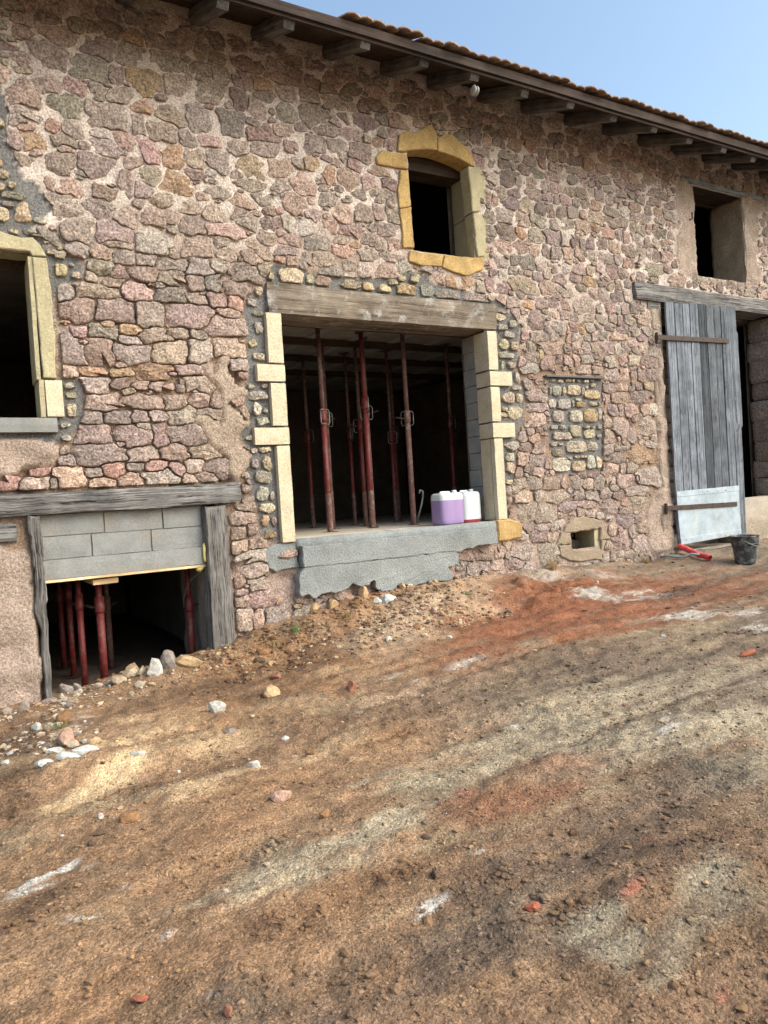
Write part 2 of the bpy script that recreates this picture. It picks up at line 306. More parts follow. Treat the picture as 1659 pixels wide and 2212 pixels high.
# ------------------------------------------------------------------ measured outlines, in metres on the wall (x, z) or the yard (x, y)
RUBBLE = """1.10 5.74 0.16 0.10 p;1.43 5.72 0.13 0.09 g;1.71 5.73 0.13 0.11 g;1.01 5.55 0.14 0.14 g;1.33 5.51 0.17 0.11 g;1.55 5.51 0.06 0.08 d;1.81 5.53 0.17 0.12 o 20;2.03 5.74 0.16 0.10 g;2.11 5.51 0.13 0.13 g;2.42 5.54 0.17 0.13 g;2.70 5.52 0.08 0.10 d;2.76 5.73 0.09 0.08 d;2.98 5.76 0.11 0.09 o;2.82 5.92 0.18 0.08 d;2.35 5.75 0.09 0.07 g;2.54 5.74 0.10 0.08 g;1.90 5.92 0.11 0.07 d;2.18 5.95 0.11 0.10 g;2.36 5.94 0.08 0.08 g;1.54 5.92 0.10 0.08 d;1.75 6.08 0.10 0.06 d;1.39 5.89 0.09 0.05 d;1.54 6.04 0.09 0.06 d;1.25 5.89 0.07 0.06 g;2.29 6.07 0.11 0.06 d;2.51 6.07 0.10 0.07 d;2.70 6.06 0.10 0.08 d;3.06 6.14 0.09 0.05 d;3.19 6.11 0.08 0.06 d;3.30 6.05 0.14 0.05 d;3.53 6.08 0.13 0.06 d;0.77 5.17 0.12 0.11 p;1.09 5.14 0.14 0.12 g;1.47 5.12 0.17 0.11 g;1.76 5.27 0.09 0.06 o;2.04 5.27 0.16 0.10 g;2.31 5.28 0.18 0.12 g;2.61 5.30 0.14 0.14 g;3.20 5.51 0.14 0.09 g;3.48 5.56 0.17 0.13 d;2.88 5.50 0.10 0.09 p;1.73 5.10 0.07 0.10 g;1.92 5.10 0.14 0.11 g;1.17 4.96 0.10 0.08 g;2.94 5.25 0.19 0.10 p;2.98 5.11 0.16 0.09 g;1.40 4.96 0.08 0.04 l;1.60 4.91 0.12 0.08 p -40;1.78 4.90 0.12 0.08 p -50;0.85 4.79 0.09 0.08 o;1.00 4.95 0.05 0.06 r;2.01 4.89 0.10 0.10 o;2.63 5.06 0.13 0.08 p;2.23 4.89 0.12 0.09 g;2.47 4.92 0.15 0.12 g;2.81 4.91 0.16 0.11 p;1.34 4.66 0.16 0.11 g;1.01 4.62 0.14 0.10 g;0.74 4.60 0.09 0.07 g;0.79 4.44 0.11 0.08 d;0.67 4.78 0.11 0.07 g;2.04 4.61 0.15 0.10 o;2.71 4.72 0.18 0.06 g;2.22 4.74 0.09 0.05 g;2.43 4.60 0.17 0.07 g;1.78 4.65 0.10 0.08 p;1.58 4.56 0.06 0.10 g;1.12 4.44 0.13 0.08 p;1.41 4.43 0.13 0.08 p;0.94 4.45 0.06 0.05 p;3.25 4.60 0.13 0.11 p;3.10 4.78 0.10 0.07 g;2.13 4.43 0.14 0.09 p;2.87 4.60 0.10 0.06 g;2.39 4.39 0.13 0.08 p;0.97 4.28 0.21 0.10 g;1.33 4.30 0.15 0.10 g;1.56 4.24 0.13 0.10 p;1.86 4.29 0.16 0.09 p;2.17 4.25 0.12 0.10 g;2.51 4.24 0.21 0.07 p;1.15 4.07 0.13 0.10 g;1.44 4.08 0.17 0.13 g;1.79 4.05 0.16 0.12 l;2.17 4.06 0.17 0.12 p;2.44 4.10 0.10 0.09 g;2.78 4.09 0.16 0.10 p;2.90 4.22 0.11 0.07 d;3.16 4.22 0.15 0.06 p;3.46 4.24 0.16 0.08 g;3.79 4.60 0.11 0.10 p;4.03 4.63 0.13 0.10 g;3.60 4.43 0.09 0.07 r;3.83 4.41 0.14 0.06 p;4.06 5.26 0.18 0.10 d;3.98 5.12 0.11 0.07 p;3.77 5.23 0.12 0.10 g;3.49 5.25 0.13 0.10 g;3.34 4.84 0.16 0.11 p;3.89 4.97 0.15 0.10 p;3.64 4.98 0.08 0.10 o;4.14 4.96 0.12 0.10 p;4.11 5.60 0.16 0.07 d;3.76 5.75 0.14 0.07 g;3.52 5.91 0.08 0.08 d;3.23 5.72 0.13 0.08 g;3.46 5.75 0.12 0.07 g;3.95 5.92 0.13 0.05 d;4.08 5.78 0.07 0.07 d;3.88 5.60 0.08 0.06 d;2.47 4.05 0.13 0.10 g;2.74 4.06 0.12 0.12 p;1.11 3.89 0.10 0.06 g;1.32 3.90 0.09 0.08 p;1.47 4.00 0.14 0.04 g;1.52 3.89 0.09 0.06 g;1.70 3.88 0.09 0.06 g;1.95 3.87 0.14 0.06 g;2.21 3.87 0.12 0.08 g;1.30 3.78 0.10 0.07 g;1.46 3.74 0.07 0.06 p;1.67 3.76 0.13 0.06 p;1.92 3.74 0.11 0.06 p;2.68 3.86 0.16 0.09 d;1.23 3.56 0.19 0.06 p;1.62 3.57 0.13 0.07 p;1.91 3.57 0.14 0.06 g;0.99 3.50 0.10 0.08 g;1.06 3.39 0.17 0.10 p;1.41 3.40 0.17 0.09 g;1.71 3.39 0.13 0.11 g;2.05 3.40 0.21 0.11 p;2.34 3.56 0.09 0.08 p;2.53 3.55 0.08 0.06 r;2.32 3.72 0.10 0.08 g;2.57 3.68 0.15 0.07 g;2.15 3.71 0.08 0.07 g;2.44 3.32 0.18 0.08 p;2.45 3.11 0.16 0.09 p;2.16 3.07 0.11 0.11 l;1.88 3.04 0.16 0.10 p;1.53 3.02 0.15 0.08 g;1.25 3.04 0.11 0.11 p;0.99 3.02 0.13 0.12 g;1.26 3.20 0.13 0.06 g;1.54 3.23 0.10 0.04 o;1.52 3.14 0.09 0.04 l;1.72 3.20 0.14 0.06 p;1.94 3.22 0.11 0.04 g;2.14 3.22 0.08 0.04 g;2.51 2.95 0.13 0.06 g;2.30 2.93 0.09 0.06 p;2.04 2.89 0.14 0.05 p;1.71 2.86 0.15 0.06 o;1.42 2.85 0.09 0.04 o;1.17 2.84 0.09 0.04 o;0.95 2.85 0.11 0.06 p;2.38 2.80 0.10 0.05 r;2.13 2.76 0.14 0.07 p;1.94 2.74 0.05 0.05 d;1.76 2.73 0.10 0.04 p;1.58 2.73 0.07 0.04 p;1.41 2.75 0.09 0.05 d;1.17 2.74 0.13 0.07 g;1.24 2.57 0.15 0.07 p;1.61 2.58 0.20 0.06 p;1.87 2.59 0.09 0.06 p;2.11 2.60 0.08 0.07 p;2.29 2.61 0.07 0.07 p;2.50 2.61 0.08 0.07 r;2.57 2.49 0.07 0.08 p;1.13 2.44 0.09 0.06 g;1.36 2.44 0.11 0.06 g;1.55 2.45 0.08 0.05 g;1.71 2.46 0.08 0.05 g;1.95 2.46 0.12 0.07 g;2.21 2.47 0.12 0.06 p;1.15 2.29 0.15 0.08 g;1.48 2.28 0.15 0.08 g;1.72 2.28 0.06 0.09 g;1.98 2.28 0.17 0.08 p;2.38 2.31 0.12 0.06 p;1.21 2.12 0.21 0.08 g;1.56 2.11 0.14 0.07 g;1.85 2.12 0.12 0.07 p;2.15 2.12 0.17 0.07 p;0.70 2.00 0.08 0.05 r;0.94 1.92 0.12 0.10 t;1.19 1.86 0.11 0.05 r;1.13 1.96 0.08 0.04 g;1.30 1.97 0.10 0.06 r;1.48 2.00 0.07 0.04 g;1.67 2.00 0.08 0.06 r;1.86 1.97 0.07 0.06 p;2.02 1.99 0.08 0.07 l;1.70 1.89 0.15 0.07 l;1.43 1.88 0.12 0.06 p;1.96 1.87 0.08 0.04 p;2.13 1.88 0.10 0.05 p;2.31 1.97 0.17 0.09 g;0.66 1.88 0.10 0.06 p;0.46 1.90 0.08 0.06 r;0.80 1.88 0.04 0.04 g;6.20 4.05 0.24 0.10 t;6.62 4.04 0.12 0.08 p;6.96 4.04 0.16 0.07 p;8.40 3.80 0.25 0.11 p;7.80 2.32 0.17 0.12 g;8.34 2.31 0.25 0.12 g;8.17 1.94 0.31 0.10 o;7.82 1.60 0.19 0.09 p;8.27 1.65 0.25 0.13 g;8.13 1.45 0.29 0.06 g;8.08 1.28 0.24 0.09 g;6.04 1.30 0.18 0.12 g;6.39 1.24 0.16 0.13 g;6.72 1.32 0.15 0.07 g;6.57 1.45 0.18 0.08 g;7.48 1.25 0.17 0.10 g;7.75 1.08 0.20 0.11 g;6.04 1.48 0.16 0.09 p;6.34 2.72 0.16 0.08 d;6.33 2.57 0.16 0.06 g;6.31 2.41 0.15 0.08 p;8.23 2.72 0.21 0.08 g;7.69 0.78 0.17 0.15 p;8.04 0.74 0.18 0.11 g;6.32 0.77 0.20 0.13 g;5.98 0.82 0.18 0.10 g;5.77 1.12 0.16 0.11 y;6.30 2.94 0.07 0.03 r;6.75 3.11 0.07 0.01 r;7.42 3.12 0.09 0.01 r;6.41 2.24 0.08 0.02 r;6.24 2.19 0.09 0.06 r;6.92 3.51 0.04 0.16 r;6.43 3.22 0.04 0.07 y;7.24 3.91 0.18 0.14 g;6.36 3.64 0.16 0.09 g;8.57 4.49 0.27 0.10 g;9.04 4.37 0.28 0.09 p;7.76 4.38 0.14 0.09 d;7.98 4.36 0.13 0.07 d"""
INFILL = """6.67 2.78 0.08 0.07 g;6.96 2.79 0.12 0.07 t;7.29 2.74 0.15 0.06 o;6.58 2.62 0.07 0.06 l;6.79 2.61 0.12 0.07 g;7.08 2.61 0.10 0.04 o;7.29 2.62 0.08 0.03 t;6.67 2.46 0.10 0.08 g;6.98 2.46 0.12 0.08 l;7.24 2.47 0.13 0.09 o;7.41 2.49 0.04 0.08 l;6.72 2.21 0.16 0.05 p;6.96 2.27 0.11 0.08 t;7.20 2.23 0.10 0.06 t;6.95 2.07 0.18 0.08 p;7.24 2.07 0.11 0.06 g;6.63 2.00 0.10 0.05 d;6.68 1.85 0.16 0.09 l;6.98 1.82 0.13 0.07 t;7.19 1.87 0.08 0.09 l;7.34 1.86 0.05 0.08 t;6.59 2.32 0.07 0.03 g;6.74 2.32 0.06 0.03 g;6.57 2.11 0.06 0.03 g;6.69 2.11 0.06 0.02 g;6.62 2.91 0.05 0.02 t;6.74 2.90 0.05 0.02 l;6.87 2.91 0.05 0.02 t;6.96 2.91 0.03 0.02 t;7.06 2.91 0.04 0.02 g;7.19 2.91 0.05 0.02 l;7.29 2.92 0.03 0.02 g;7.31 2.86 0.05 0.03 t;6.56 2.78 0.02 0.05 g;6.79 2.78 0.03 0.05 t;7.11 2.78 0.03 0.05 g;7.03 2.67 0.06 0.02 g;6.94 2.62 0.02 0.05 g;7.40 2.62 0.02 0.03 g;7.15 2.32 0.07 0.02 g;7.27 2.31 0.04 0.02 g;7.40 2.32 0.05 0.03 g;7.38 2.20 0.05 0.03 g;6.83 1.93 0.05 0.02 g;6.95 1.94 0.05 0.02 g;7.06 1.94 0.06 0.02 t;7.19 2.83 0.03 0.02 l"""
SURROUND = """2.91 3.85 0.04 0.05 t;3.14 3.86 0.14 0.10 t;3.34 3.86 0.05 0.05 t;3.50 3.85 0.09 0.06 d;3.81 3.84 0.12 0.06 t;4.03 3.84 0.07 0.05 o;4.24 3.84 0.09 0.05 t;4.51 3.85 0.14 0.07 o;4.79 3.87 0.10 0.08 g;4.64 3.99 0.07 0.05 t;4.36 3.92 0.07 0.03 t;5.10 3.84 0.17 0.06 g;5.48 3.83 0.19 0.07 g;2.78 3.69 0.04 0.05 t;2.70 3.57 0.05 0.04 g;2.76 3.47 0.06 0.03 g;2.75 3.33 0.04 0.07 g;2.68 3.17 0.05 0.04 t;2.74 3.04 0.07 0.04 t;2.79 2.76 0.05 0.03 g;2.63 2.75 0.04 0.03 g;2.70 2.66 0.10 0.05 g;2.68 2.53 0.05 0.07 l;2.77 2.51 0.03 0.03 g;2.73 2.41 0.07 0.04 g;2.59 2.25 0.05 0.03 t;2.74 2.13 0.07 0.03 t;2.62 2.12 0.04 0.03 g;2.62 1.99 0.04 0.05 g;2.75 1.99 0.05 0.08 t;2.71 1.86 0.10 0.06 g;2.68 1.70 0.07 0.08 g;2.78 1.67 0.03 0.05 g;2.72 1.55 0.09 0.05 t;2.69 1.43 0.05 0.06 o;2.78 1.42 0.03 0.06 g;2.73 1.28 0.06 0.05 o;5.84 3.71 0.11 0.03 g;5.83 3.64 0.08 0.05 t;5.86 3.52 0.09 0.04 g;5.95 3.44 0.09 0.04 g;5.86 3.32 0.09 0.07 t;6.02 3.31 0.07 0.06 t;5.90 3.19 0.13 0.04 g;5.81 3.08 0.03 0.05 g;5.95 3.07 0.07 0.04 g;6.03 2.93 0.04 0.07 l;6.02 2.80 0.08 0.03 g;5.89 2.68 0.11 0.07 t;6.05 2.68 0.05 0.06 t;5.96 2.50 0.14 0.09 t;5.81 2.54 0.05 0.03 t;5.90 2.10 0.11 0.05 l;5.84 1.97 0.07 0.06 g;5.85 1.84 0.07 0.07 t;5.83 1.67 0.07 0.03 t;5.81 1.57 0.05 0.06 g;0.97 3.72 0.06 0.06 y;1.10 3.68 0.05 0.04 p;1.07 3.77 0.03 0.02 g;0.95 3.85 0.08 0.04 p;0.97 3.90 0.02 0.01 y;0.98 2.72 0.05 0.03 g;0.99 2.64 0.05 0.03 g;0.98 2.51 0.04 0.06 t;0.92 2.38 0.05 0.03 g;0.56 4.14 0.05 0.07 t;0.71 4.17 0.07 0.09 t;0.84 4.12 0.05 0.03 g;0.64 4.30 0.10 0.03 g;0.79 4.01 0.09 0.03 g;0.63 4.00 0.04 0.02 t;0.87 3.94 0.05 0.02 g;0.64 4.39 0.04 0.03 t;0.59 4.47 0.05 0.04 t;0.73 5.90 0.10 0.05 g;0.68 5.82 0.04 0.03 g;0.67 5.73 0.03 0.06 g;0.66 5.60 0.04 0.05 g;0.66 5.47 0.04 0.03 g;0.65 5.41 0.03 0.03 t"""
PATCHES = """R 5.05 -1.14 1.80 -0.26 -0.98 -1.15 0.9;R 6.67 -1.43 1.51 -0.61 -1.06 -0.88 0.8;R 4.76 -0.68 0.33 -0.44 -0.77 -0.98 0.8;O 3.53 -0.49 1.48 0.34 -0.59 -1.13 0.9;O 2.26 -0.73 0.75 0.09 -0.27 -0.80 0.8;H 3.81 -0.73 0.53 0.09 -0.34 -0.58 0.9;H 3.31 -0.78 0.25 0.00 -0.15 -0.29 0.8;H 4.87 -0.23 0.49 -0.11 -0.51 -0.70 0.6;W 6.10 -0.23 0.35 -0.18 -0.19 -0.21 0.5;W 6.79 -0.39 0.24 -0.23 -0.17 -0.16 0.4;B 2.45 -1.09 0.94 0.39 -0.19 -0.54 0.8;B 1.78 -1.03 0.57 0.15 -0.11 -0.45 0.6;B 0.35 -1.11 0.23 -0.02 -0.03 -0.67 0.8;B 0.92 -2.62 0.28 0.02 -0.03 -0.21 0.6;B 0.20 -2.18 0.18 0.08 0.02 -0.48 0.6;S 0.73 -2.44 0.42 0.25 -0.01 -0.23 0.9;S 1.10 -1.75 0.54 0.19 -0.04 -0.30 0.8;S 0.52 -2.52 0.21 0.18 0.00 -0.14 0.8;S 1.11 -2.88 0.27 -0.03 -0.04 -0.16 0.7;S 0.75 -1.86 0.34 0.05 -0.03 -0.29 0.8;S 1.38 -2.29 0.35 -0.02 -0.06 -0.23 0.5;W 0.65 -1.15 0.22 0.21 -0.01 -0.27 0.6;O 2.23 -2.94 0.33 0.01 -0.11 -0.22 0.9;O 1.04 -3.53 0.58 0.08 -0.05 -0.27 0.6;O 1.12 -4.36 0.54 -0.01 -0.05 -0.18 0.7;O 0.41 -3.40 0.33 0.06 -0.00 -0.23 0.4;O 0.42 -4.30 0.39 -0.03 -0.01 -0.19 0.7;O 1.62 -1.63 0.68 0.01 -0.13 -0.48 0.6;G 1.28 -4.02 0.48 -0.01 -0.04 -0.12 0.8;G 1.77 -4.01 0.53 0.10 -0.06 -0.14 0.7;G 3.03 -3.78 1.10 -0.26 -0.37 -0.41 0.8;G 4.06 -3.29 1.05 -0.30 -0.33 -0.31 0.6;G 3.67 -4.13 0.76 -0.13 -0.29 -0.24 0.8;G 2.25 -3.91 0.56 -0.05 -0.16 -0.25 0.6;G 3.32 -4.64 0.31 -0.09 -0.23 -0.17 0.8;D 2.58 -4.64 0.74 -0.12 -0.29 -0.30 0.8;D 1.85 -4.83 0.56 -0.11 -0.20 -0.28 0.7;B 2.35 -5.09 0.50 -0.11 -0.32 -0.30 0.6;D 1.36 -4.91 0.45 -0.14 -0.11 -0.19 0.8;D 0.87 -4.71 0.34 -0.11 -0.05 -0.15 0.8;B 0.96 -4.38 0.21 -0.04 -0.03 -0.12 0.5;G 1.78 -5.30 0.22 -0.03 -0.07 -0.08 0.6;G 2.20 -5.25 0.24 -0.03 -0.13 -0.14 0.8;G 1.74 -5.05 0.09 -0.03 -0.05 -0.06 0.9;G 1.68 -5.17 0.10 -0.01 -0.03 -0.05 0.9;D 3.38 -2.65 1.05 -0.28 -0.23 -0.30 0.5;D 4.19 -2.87 0.87 -0.34 -0.25 -0.25 0.6;R 2.20 -4.12 0.29 -0.08 -0.10 -0.15 0.7;R 2.58 -3.99 0.43 -0.08 -0.09 -0.12 0.5;K 2.22 -3.99 0.16 -0.06 -0.03 -0.05 0.8;K 2.61 -4.58 0.05 -0.03 -0.02 -0.02 1.0;K 2.32 -4.78 0.03 -0.02 -0.03 -0.02 0.9;K 1.83 -5.48 0.07 -0.03 -0.06 -0.05 0.9;K 1.90 -5.08 0.04 -0.03 -0.03 -0.02 0.8;K 1.69 -5.46 0.08 -0.03 -0.04 -0.04 0.6;K 1.85 -5.62 0.05 -0.02 -0.07 -0.06 0.8;W 2.91 -3.38 0.13 -0.00 -0.03 -0.04 0.8;W 3.43 -4.04 0.13 -0.02 -0.07 -0.06 1.0;W 3.50 -3.89 0.09 -0.01 -0.04 -0.04 0.8;W 6.03 -2.23 0.32 -0.22 -0.16 -0.13 1.0;W 5.90 -3.05 0.08 -0.20 -0.29 -0.18 1.0;W 6.34 -2.65 0.14 -0.18 -0.19 -0.13 0.8;W 6.08 -1.08 0.21 -0.24 -0.12 -0.12 0.9;W 6.64 -1.39 0.33 -0.29 -0.19 -0.15 0.8;W 1.51 -4.60 0.09 -0.00 -0.02 -0.03 1.0;W 1.46 -4.63 0.07 -0.00 -0.01 -0.02 0.8;W 1.86 -4.46 0.06 -0.00 -0.01 -0.02 0.9;W 0.26 -3.41 0.15 0.06 0.00 -0.05 1.0;W 0.11 -3.48 0.09 0.04 0.01 -0.06 1.0;W 0.14 -3.58 0.09 0.03 0.00 -0.03 0.9;W 0.36 -3.51 0.05 0.01 0.00 -0.03 0.9;W 0.35 -3.86 0.06 -0.01 -0.00 -0.02 1.0;W 0.61 -4.13 0.04 0.00 -0.00 -0.02 0.8;W 0.47 -3.71 0.06 0.03 0.00 -0.02 0.7;W 0.65 -4.63 0.04 -0.00 -0.00 -0.02 0.8;W 0.90 -4.87 0.05 -0.03 -0.01 -0.01 0.9;K 0.87 -4.84 0.02 -0.01 -0.01 -0.01 0.8;W 2.30 -2.38 0.13 -0.02 -0.05 -0.10 0.6;W 2.98 -1.81 0.16 -0.02 -0.02 -0.04 0.5;W 3.58 -1.94 0.26 0.04 -0.05 -0.08 0.6;W 3.07 -2.01 0.16 -0.02 -0.04 -0.06 0.6;H 3.01 -2.22 0.65 -0.02 -0.06 -0.10 0.6;G 1.15 -3.84 0.24 -0.02 -0.03 -0.10 0.5;B 0.16 -3.72 0.12 0.06 0.01 -0.07 0.8;S 1.09 -4.08 0.18 0.03 -0.01 -0.04 0.5;S 1.94 -2.87 0.50 0.12 -0.06 -0.17 0.4;B 1.50 -4.35 0.12 -0.02 -0.02 -0.05 0.6;B 1.75 -4.62 0.23 -0.04 -0.04 -0.07 0.6;B 1.78 -4.98 0.13 -0.01 -0.04 -0.06 0.7;B 1.08 -3.79 0.23 0.00 -0.01 -0.05 0.4;B 3.34 -3.77 0.59 0.02 -0.05 -0.05 0.6;B 3.76 -3.10 0.58 0.07 -0.06 -0.07 0.6;B 7.02 -1.46 0.46 -0.01 -0.28 -0.22 0.9;B 5.58 -3.04 0.27 -0.15 -0.23 -0.16 0.8;O 1.17 -4.81 0.18 -0.04 -0.04 -0.09 0.5;O 1.34 -3.11 0.40 0.08 -0.05 -0.19 0.5"""
GREY_MID = [(2.93, 3.95), (2.82, 3.71), (2.65, 3.63), (2.61, 3.46), (2.65, 3.31), (2.62, 3.07), (2.64, 2.92), (2.57, 2.72), (2.55, 2.58), (2.61, 2.45), (2.51, 2.33), (2.52, 2.19), (2.59, 2.14), (2.54, 1.99), (2.56, 1.84), (2.59, 1.65), (2.61, 1.48), (2.61, 1.27), (2.79, 1.2), (3.0, 1.2), (3.01, 1.38), (5.44, 1.2), (5.78, 1.24), (5.77, 1.47), (5.87, 1.67), (5.97, 1.92), (5.96, 2.17), (6.15, 2.51), (6.15, 2.8), (6.03, 3.05), (6.1, 3.22), (6.15, 3.56), (5.97, 3.74), (5.77, 3.85), (5.59, 3.9), (5.19, 3.92), (4.88, 3.96), (4.77, 4.08), (4.58, 4.07), (4.37, 3.96), (3.96, 3.93), (3.66, 3.91), (3.31, 3.93), (3.21, 3.98)]
GREY_NICHE = [(6.51, 2.93), (7.48, 2.95), (7.46, 2.43), (7.44, 2.1), (7.39, 1.74), (6.54, 1.72), (6.52, 1.99), (6.5, 2.25), (6.54, 2.43), (6.52, 2.67)]
GREY_WIN = [(0.53, 3.96), (0.82, 3.98), (0.92, 3.91), (1.04, 3.86), (1.19, 3.81), (1.16, 3.64), (1.02, 3.6), (0.9, 3.56), (0.87, 2.78), (1.07, 2.77), (1.11, 2.66), (1.07, 2.48), (1.02, 2.36), (0.98, 2.23), (0.88, 2.26), (0.41, 2.26)]
HARL_LOW = [(0.41, 2.27), (0.86, 2.25), (0.84, 2.13), (0.8, 2.03), (0.61, 2.01), (0.54, 1.96), (0.4, 1.98)]
PATCH_BEIGE = [(2.14, 2.95), (2.26, 2.97), (2.27, 2.83), (2.34, 3.05), (2.42, 3.02), (2.42, 2.9), (2.48, 2.82), (2.57, 2.73), (2.58, 2.67), (2.5, 2.65), (2.4, 2.61), (2.45, 2.55), (2.58, 2.39), (2.48, 2.3), (2.48, 2.18), (2.59, 2.11), (2.57, 2.0), (2.45, 1.88), (2.34, 1.9), (2.36, 2.04), (2.19, 2.18), (2.11, 2.36), (2.05, 2.45), (2.17, 2.47), (2.31, 2.38), (2.34, 2.59), (2.3, 2.71), (2.2, 2.82)]
ARCH_L = [(4.59, 5.38), (4.5, 5.36), (4.5, 5.41), (4.54, 5.55), (4.65, 5.61), (4.73, 5.6), (4.87, 5.69), (4.97, 5.74), (5.02, 5.7), (5.04, 5.63), (5.04, 5.47), (4.81, 5.44)]
ARCH_R = [(5.04, 5.46), (5.05, 5.61), (5.14, 5.66), (5.24, 5.68), (5.36, 5.63), (5.5, 5.55), (5.56, 5.43), (5.55, 5.37), (5.5, 5.38), (5.29, 5.44)]
TIE_L = [(4.22, 5.25), (4.29, 5.33), (4.62, 5.34), (4.62, 5.18), (4.23, 5.17)]
JAMB_LU = [(4.52, 5.15), (4.62, 5.17), (4.63, 4.78), (4.48, 4.73), (4.47, 4.92)]
JAMB_LD = [(4.48, 4.72), (4.63, 4.77), (4.64, 4.32), (4.5, 4.31), (4.49, 4.48)]
SILL_A = [(4.58, 4.28), (4.65, 4.28), (5.04, 4.29), (5.0, 4.15), (4.86, 4.15), (4.71, 4.13), (4.56, 4.17)]
SILL_B = [(5.05, 4.29), (5.48, 4.3), (5.62, 4.33), (5.6, 4.17), (5.34, 4.08), (5.19, 4.1), (5.01, 4.15)]
JAMB_RU = [(5.46, 5.35), (5.64, 5.38), (5.64, 5.13), (5.59, 4.86), (5.48, 4.83)]
JAMB_RD = [(5.49, 4.82), (5.62, 4.81), (5.67, 4.73), (5.66, 4.45), (5.63, 4.34), (5.52, 4.31)]
VENT_TOP = [(6.77, 0.99), (6.62, 0.99), (6.76, 1.14), (6.97, 1.18), (7.25, 1.13), (7.41, 0.97), (7.45, 0.85), (7.28, 0.86), (7.29, 1.0)]
VENT_LEFT = [(6.49, 0.85), (6.61, 0.99), (6.76, 0.99), (6.76, 0.84)]
VENT_SILL = [(6.54, 0.83), (6.76, 0.83), (6.78, 0.77), (7.28, 0.73), (7.29, 0.85), (7.4, 0.84), (7.32, 0.71), (7.28, 0.6), (6.79, 0.61), (6.56, 0.71)]
HARL_DOOR = [(8.65, 3.41), (8.73, 0.59), (8.22, 0.62), (8.19, 1.07), (8.35, 1.33), (8.53, 1.5), (8.5, 1.96), (8.54, 2.63), (8.59, 3.32)]
HARL_RWIN_A = [(9.28, 5.86), (9.6, 5.79), (9.52, 4.49), (9.5, 4.48), (9.26, 4.47), (9.11, 4.58), (9.11, 4.93), (9.25, 5.2), (9.12, 5.45), (9.18, 5.76)]
HARL_RWIN_B = [(10.73, 5.8), (11.22, 5.82), (11.26, 5.66), (10.98, 5.53), (11.06, 5.16), (10.96, 4.86), (11.17, 4.6), (11.0, 4.49), (10.66, 4.5)]
